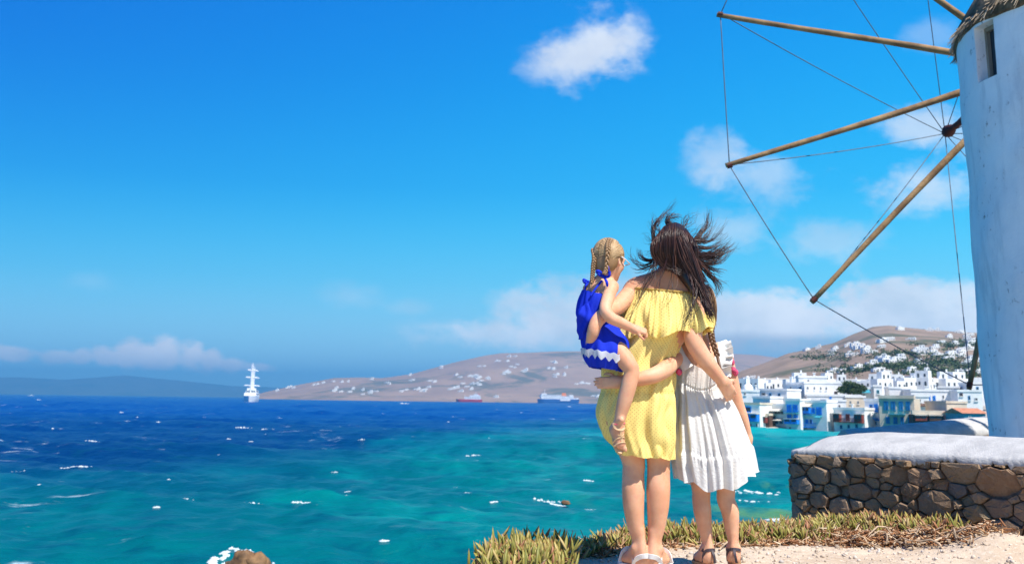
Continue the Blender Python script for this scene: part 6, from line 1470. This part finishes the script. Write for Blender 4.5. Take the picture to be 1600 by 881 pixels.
# ---------------- the small child in the blue dress on the woman's arm
YT = 5.07
def T3(px, py, d=0.0): return P(px, py, YT + d)
troot = empty('person', tuple(T3(946, 590)), 'small child in a blue sundress with blonde braids carried by the woman', 'person')
Bt = Body(); Bt.ell(T3(943, 530, .03), (.070, .062, .07), .04).ell(T3(934, 495, .03), (.062, .050, .085), .04).ell(T3(936, 462, .03), (.066, .052, .070), .04); Bt.chain([T3(921, 452, .04), T3(938, 444, .03), T3(955, 449, .01)], [.028, .036, .030], .03)
tf = unit([.62, .74, -.22]); th_c = T3(952, 406, .04); add_head(Bt, th_c, tf, [-.02, .05, 1], .188); Bt.cone(T3(948, 426, .04), T3(940, 446, .03), .034, .036, .02)
limb(Bt, [T3(956, 448, .0), T3(950, 466, -.06), T3(946, 484, -.115), T3(954, 496, -.125), T3(970, 504, -.118), T3(991, 514, -.105)], [.032, .030, .0275, .0275, .025, .0185], .02, .005, 18); add_hand(Bt, T3(991, 514, -.105), (.9, -.02, -.20), (.1, .6, -.75), .105, (.95, 1.2, .8), 1, .0195, k=.004)
limb(Bt, [T3(950, 535, .0), T3(966, 550, -.055), T3(981, 568, -.085), T3(987, 580, -.09), T3(983, 600, -.092), T3(977, 622, -.085), T3(970, 648, -.075), T3(966.5, 668, -.065)], [.056, .050, .040, .0355, .0365, .035, .027, .0215], .03, .006, 24)
tL = add_foot(Bt, T3(966, 668, -.065), unit(T3(974, 702, -.10) - T3(964, 672, -.065)), (.35, -.95, .25), .148, .0225); add_toes(Bt, tL, .148, -1)
Bt.chain([T3(940, 540, .06), T3(950, 548, .22), T3(972, 575, .36)], [.056, .048, .036], .03); Bt.chain([T3(972, 575, .36), T3(968, 640, .34)], [.037, .023], .02); tR = add_foot(Bt, T3(968, 642, .34), (.2, .3, -1), (.2, .9, .3), .148, .0225); add_toes(Bt, tR, .148, 1)
Bt.chain([T3(922, 452, .05), T3(930, 470, .14), T3(960, 480, .22)], [.030, .027, .022], .02); add_hand(Bt, T3(960, 480, .22), (1, .3, .1), (0, 1, -.3), .105, (.4, .5, .4), -1, .019)
link('body', Bt.mesh('body', .0038), M_skin, troot, True)
def f_tod(th, t):
    co, si = math.cos(th), math.sin(th); return .010 * n3(co * 3, si * 3, t * 4) + .012 * t * math.sin(th * 9 + 3 * n3(co, si, t * 2)) * .6 + .016 * abs(n3(co * 2.5 + t * 3, si * 2.5, 4.)) * t
loft('dress', [(457, 930, 21, .070, .03, -.010, .010), (470, 929, 24, .076, .03, -.006, .004), (488, 928, 26, .080, .03), (502, 932, 28, .086, .03), (516, 938, 31, .098, .02), (532, 944, 33, .110, .01, .004), (548, 946, 33, .116, .0, .004), (562, 945, 30, .114, .0, .0), (577, 945, 22, .100, .01, -.01)], M_bluec, troot, YT, 180, 80, f_tod,
     top=lambda th: -.018 * (1 if math.sin(th) < 0 else 0) * abs(math.sin(th)) ** 2)
# bunched cloth pushed out on the far side of her arm
mb = MB(); rows = []
for i, t in enumerate(np.linspace(0, 1, 22)):
    c = T3(912 + 4 * math.sin(t * 3.1), 478 + 52 * t, -.02 + .02 * t); row = []
    for th in np.linspace(0, 2 * math.pi, 40, endpoint=False):
        r_ = (.024 + .022 * math.sin(math.pi * min(1, t * 1.15)) ) * (1 + .28 * n3(math.cos(th) * 1.5, math.sin(th) * 1.5, t * 3) + .12 * math.sin(th * 5 + t * 6)); row.append((c[0] + r_ * math.cos(th), c[1] + 1.5 * r_ * math.sin(th), c[2] + .02 * math.cos(th) * (1 - t)))
    rows.append(row)
mb.grid(rows, closed_u=True)
for row in (rows[0][::-1], rows[-1]): b_ = len(mb.v); mb.v += row; mb.f.append(list(range(b_, b_ + len(row)))); mb.mi.append(0)
bl = mb.build('dress_fold', M_bluec, troot, True); uvl = bl.data.uv_layers.new(name='UVMap')
# zigzag lace band near the hem
rows = []; rg = crom(np.array([(553, 946, 33.3, .120, .0), (558, 945.5, 32.4, .120, .0), (564, 945, 30.5, .118, .0)], float), 10)
for i, (py, cx, hw, hd, dY) in enumerate(rg):
    row = []; t = i / 9
    for k, th in enumerate(np.linspace(0, 2 * math.pi, 240, endpoint=False)):
        z = T3(cx, py, dY); hwm = hw * YT / F_PX; f_ = f_tod(th, .80 + .10 * t) + .009; zig = (abs((th * 19 / math.pi) % 2 - 1) - .5) * (.020 * t + .008 * (1 - t)); row.append((z[0] + (hwm + f_) * math.cos(th), z[1] + (hd + f_) * math.sin(th), z[2] + zig - .020 * math.cos(th) + .004))
    rows.append(row)
mb = MB(); mb.grid(rows, closed_u=True); lc = mb.build('lace_trim', M_lace, troot, True); lc.data.uv_layers.new(name='UVMap')
mb = MB(); ribbon(mb, [T3(923, 462, -.045), T3(933, 448, -.035), T3(941, 439, -.012), T3(947, 436, .02)], (.010, .009, .009, .009), (-.2, -1, .4)); ribbon(mb, [T3(913, 460, .0), T3(916, 446, .01), T3(920, 439, .04)], (.009, .008, .008), (-.7, -.7, .3)); mb.build('shoulder_strap', M_bluec, troot, True)
for bow_ in (0, 1):
  mb = MB()
  for pts in ([(944, 433, -.03), (938, 425, -.05), (932, 424, -.045), (937, 430, -.035), (944, 433, -.03)], [(944, 433, -.03), (950, 424, -.05), (949, 417, -.05), (946, 424, -.04), (944, 433, -.03)], [(944, 433, -.03), (951, 432, -.05), (953, 424, -.055)], [(944, 433, -.03), (948, 441, -.055), (949, 448, -.05)], [(919, 440, .0), (912, 437, -.01), (914, 442, -.01), (919, 440, 0)], [(919, 440, 0), (915, 447, -.015)]):
    if (pts[0][0] < 930) == bool(bow_): ribbon(mb, [T3(*q) for q in pts], (.008, .013, .013, .008), (-.1, -1, .2), 16)
  mb.ball(T3(*((944, 433, -.033), (919, 440, -.003))[bow_]), .009 - .002 * bow_, 8, 6); mb.build('bow', M_bluec, troot, True)
# blonde hair parted down the back into two braids
Bh = Body(); s_, f_, u_ = np.cross(tf, [0, 0, 1]), tf, np.array([0, 0, 1.0]); s_ = unit(s_); u_ = np.cross(s_, f_)
axh = np.stack([s_, f_, u_]); Bh.ell(th_c + u_ * .019 - f_ * .012, (.071, .081, .083), .015, axh).ell(th_c - u_ * .035 - f_ * .035, (.052, .042, .05), .03, axh); Bh.ell(th_c - u_ * .045 + f_ * .085, (.09, .062, .075), .01, axh, cut=True)
cap_ = link('hair', Bh.mesh('hair', .005), M_hair_b, troot, True)
def on_skull(v): v = unit(v); r_ = np.array([.0735, .0835, .0855]); q = 1 / math.sqrt(((v / r_) ** 2).sum()); l = v * q; return th_c + u_ * .019 - f_ * .012 + s_ * l[0] + f_ * l[1] + u_ * l[2]
Pt, Rd = [], []; rs = random.Random(6)
for side in (1, -1):
    root_ = np.array([.62 * side, -.62, -.28])
    for k in range(230):
        t = rs.random(); a = (t - .30) * math.pi * 1.05
        if rs.random() < .62: st = np.array([rs.gauss(0, .02) + .02 * side, -math.sin(a + .9), math.cos(a + .9) * 1.0]); st = np.array([.02 * side, -math.sin(t * 2.5 - .5), math.cos(t * 2.5 - .5)])
        else: st = np.array([.9 * side, rs.uniform(.0, .75), rs.uniform(-.05, .9)])
        st = unit(st); rt_ = unit(root_ + np.array([rs.gauss(0, .08), rs.gauss(0, .08), rs.gauss(0, .12)])); pts = [on_skull(st * (1 - q) + rt_ * q + np.array([0, 0, .10 * math.sin(q * math.pi)])) for q in np.linspace(0, 1, 9)]; Pt.append(crom(pts, 12)); Rd.append(np.full(12, .0017) * rs.uniform(.8, 1.3))
tubes_np('locks', Pt, np.array(Rd), M_hair_b, cap_)
mb = MB(); br = on_skull([.50, -.78, .35]); bl_ = on_skull([-.66, -.60, .2])
braid(mb, [on_skull([.42, -.62, .72]) + u_ * .004, br - f_ * .006, on_skull([.58, -.76, -.15]) - f_ * .012, T3(947, 420, -.055), T3(944, 428, -.055)], .0098, .0075, 4.6, 110); mb.build('braid', M_hair_b, cap_, True)
mb = MB(); braid(mb, [bl_, T3(929, 402, -.01), T3(927, 415, -.01), T3(926, 428, -.005), T3(925, 439, -.005)], .0095, .007, 4.4, 110); mb.build('braid', M_hair_b, cap_, True)
mb = MB(); mb.tube([T3(925, 439, -.005), T3(923, 446, -.02), T3(921, 453, -.03)], [.006, .005, .001], 6); mb.build('braid_end', M_hair_b, cap_, True)
g0 = th_c - u_ * .002; gl = MB(); gl.tube([g0 + s_ * .071 - f_ * .012 + u_ * .012, g0 + s_ * .073 + f_ * .03 + u_ * .010, g0 + s_ * .062 + f_ * .088 + u_ * .006, g0 + s_ * .03 + f_ * .098 + u_ * .005], [.0026, .0028, .003, .003], 6); gl.tube([g0 - s_ * .066 - f_ * .012 + u_ * .012, g0 - s_ * .068 + f_ * .03 + u_ * .010, g0 - s_ * .062 + f_ * .088 + u_ * .006, g0 - s_ * .03 + f_ * .098 + u_ * .005], .0028, 6); gl.tube([g0 - s_ * .03 + f_ * .098 + u_ * .005, g0 + f_ * .102 + u_ * .003, g0 + s_ * .03 + f_ * .098 + u_ * .005], .0028, 6)
go = gl.build('sunglasses', M_glassw, troot, True)

ST = [([(-.05, -.14, .1), (-.16, -.13, .34), (-.2, 0, .38), (-.14, .14, .38), (.04, .15, .40), (.14, 0, .44), (.06, -.15, .40)], .010), ([(.34, .18, .02), (.32, .11, .22), (.32, 0, .28), (.33, -.11, .22), (.35, -.18, .02)], .012), ([(.46, .18, .02), (.45, .10, .18), (.45, 0, .225), (.46, -.10, .18), (.48, -.18, .02)], .011), ([(.14, .0, .44), (.24, .02, .35), (.34, 0, .275), (.46, -.02, .225)], .011), ([(.20, .16, .10), (.24, .08, .31), (.34, 0, .285)], .009), ([(.20, -.16, .10), (.24, -.08, .31), (.34, 0, .285)], .009)]
sandal(troot, tL, .148, M_sandt, M_sandt, ST, .010); sandal(troot, tR, .148, M_sandt, M_sandt, ST, .010)
M_bangle = mat('pink_bangle', (.80, .12, .16), .5, .4, .05, 20); mb = MB(); c = T3(967, 662, -.066); mb.tube([c + .028 * np.array([math.cos(a), math.sin(a), .12 * math.cos(a)]) for a in np.linspace(0, 6.2832, 25)], .0035, 6); mb.build('anklet', M_bangle, troot, True)
# ------------------------------------------------------------------ air
mb = MB(); x0, x1, y0, y1, z0, z1 = -15500, 15500, -60, 15500, -9.0, 350
mb.box(((x0 + x1) / 2, (y0 + y1) / 2, (z0 + z1) / 2), (x1 - x0, y1 - y0, z1 - z0))
m_ = bpy.data.materials.new('haze'); m_.use_nodes = True; nt = NT(m_.node_tree); nt.n.clear()
pv = nt.add('ShaderNodeVolumePrincipled'); pv.inputs['Color'].default_value = (.18, .64, 1.0, 1); pv.inputs['Density'].default_value = 1.5e-4; pv.inputs['Anisotropy'].default_value = .3
mo = nt.add('ShaderNodeOutputMaterial'); nt.l.new(pv.outputs[0], mo.inputs['Volume'])
o = mb.build('haze', m_); tag(o, 'thin blue sea haze over the water and far hills', 'haze', kind='stuff')
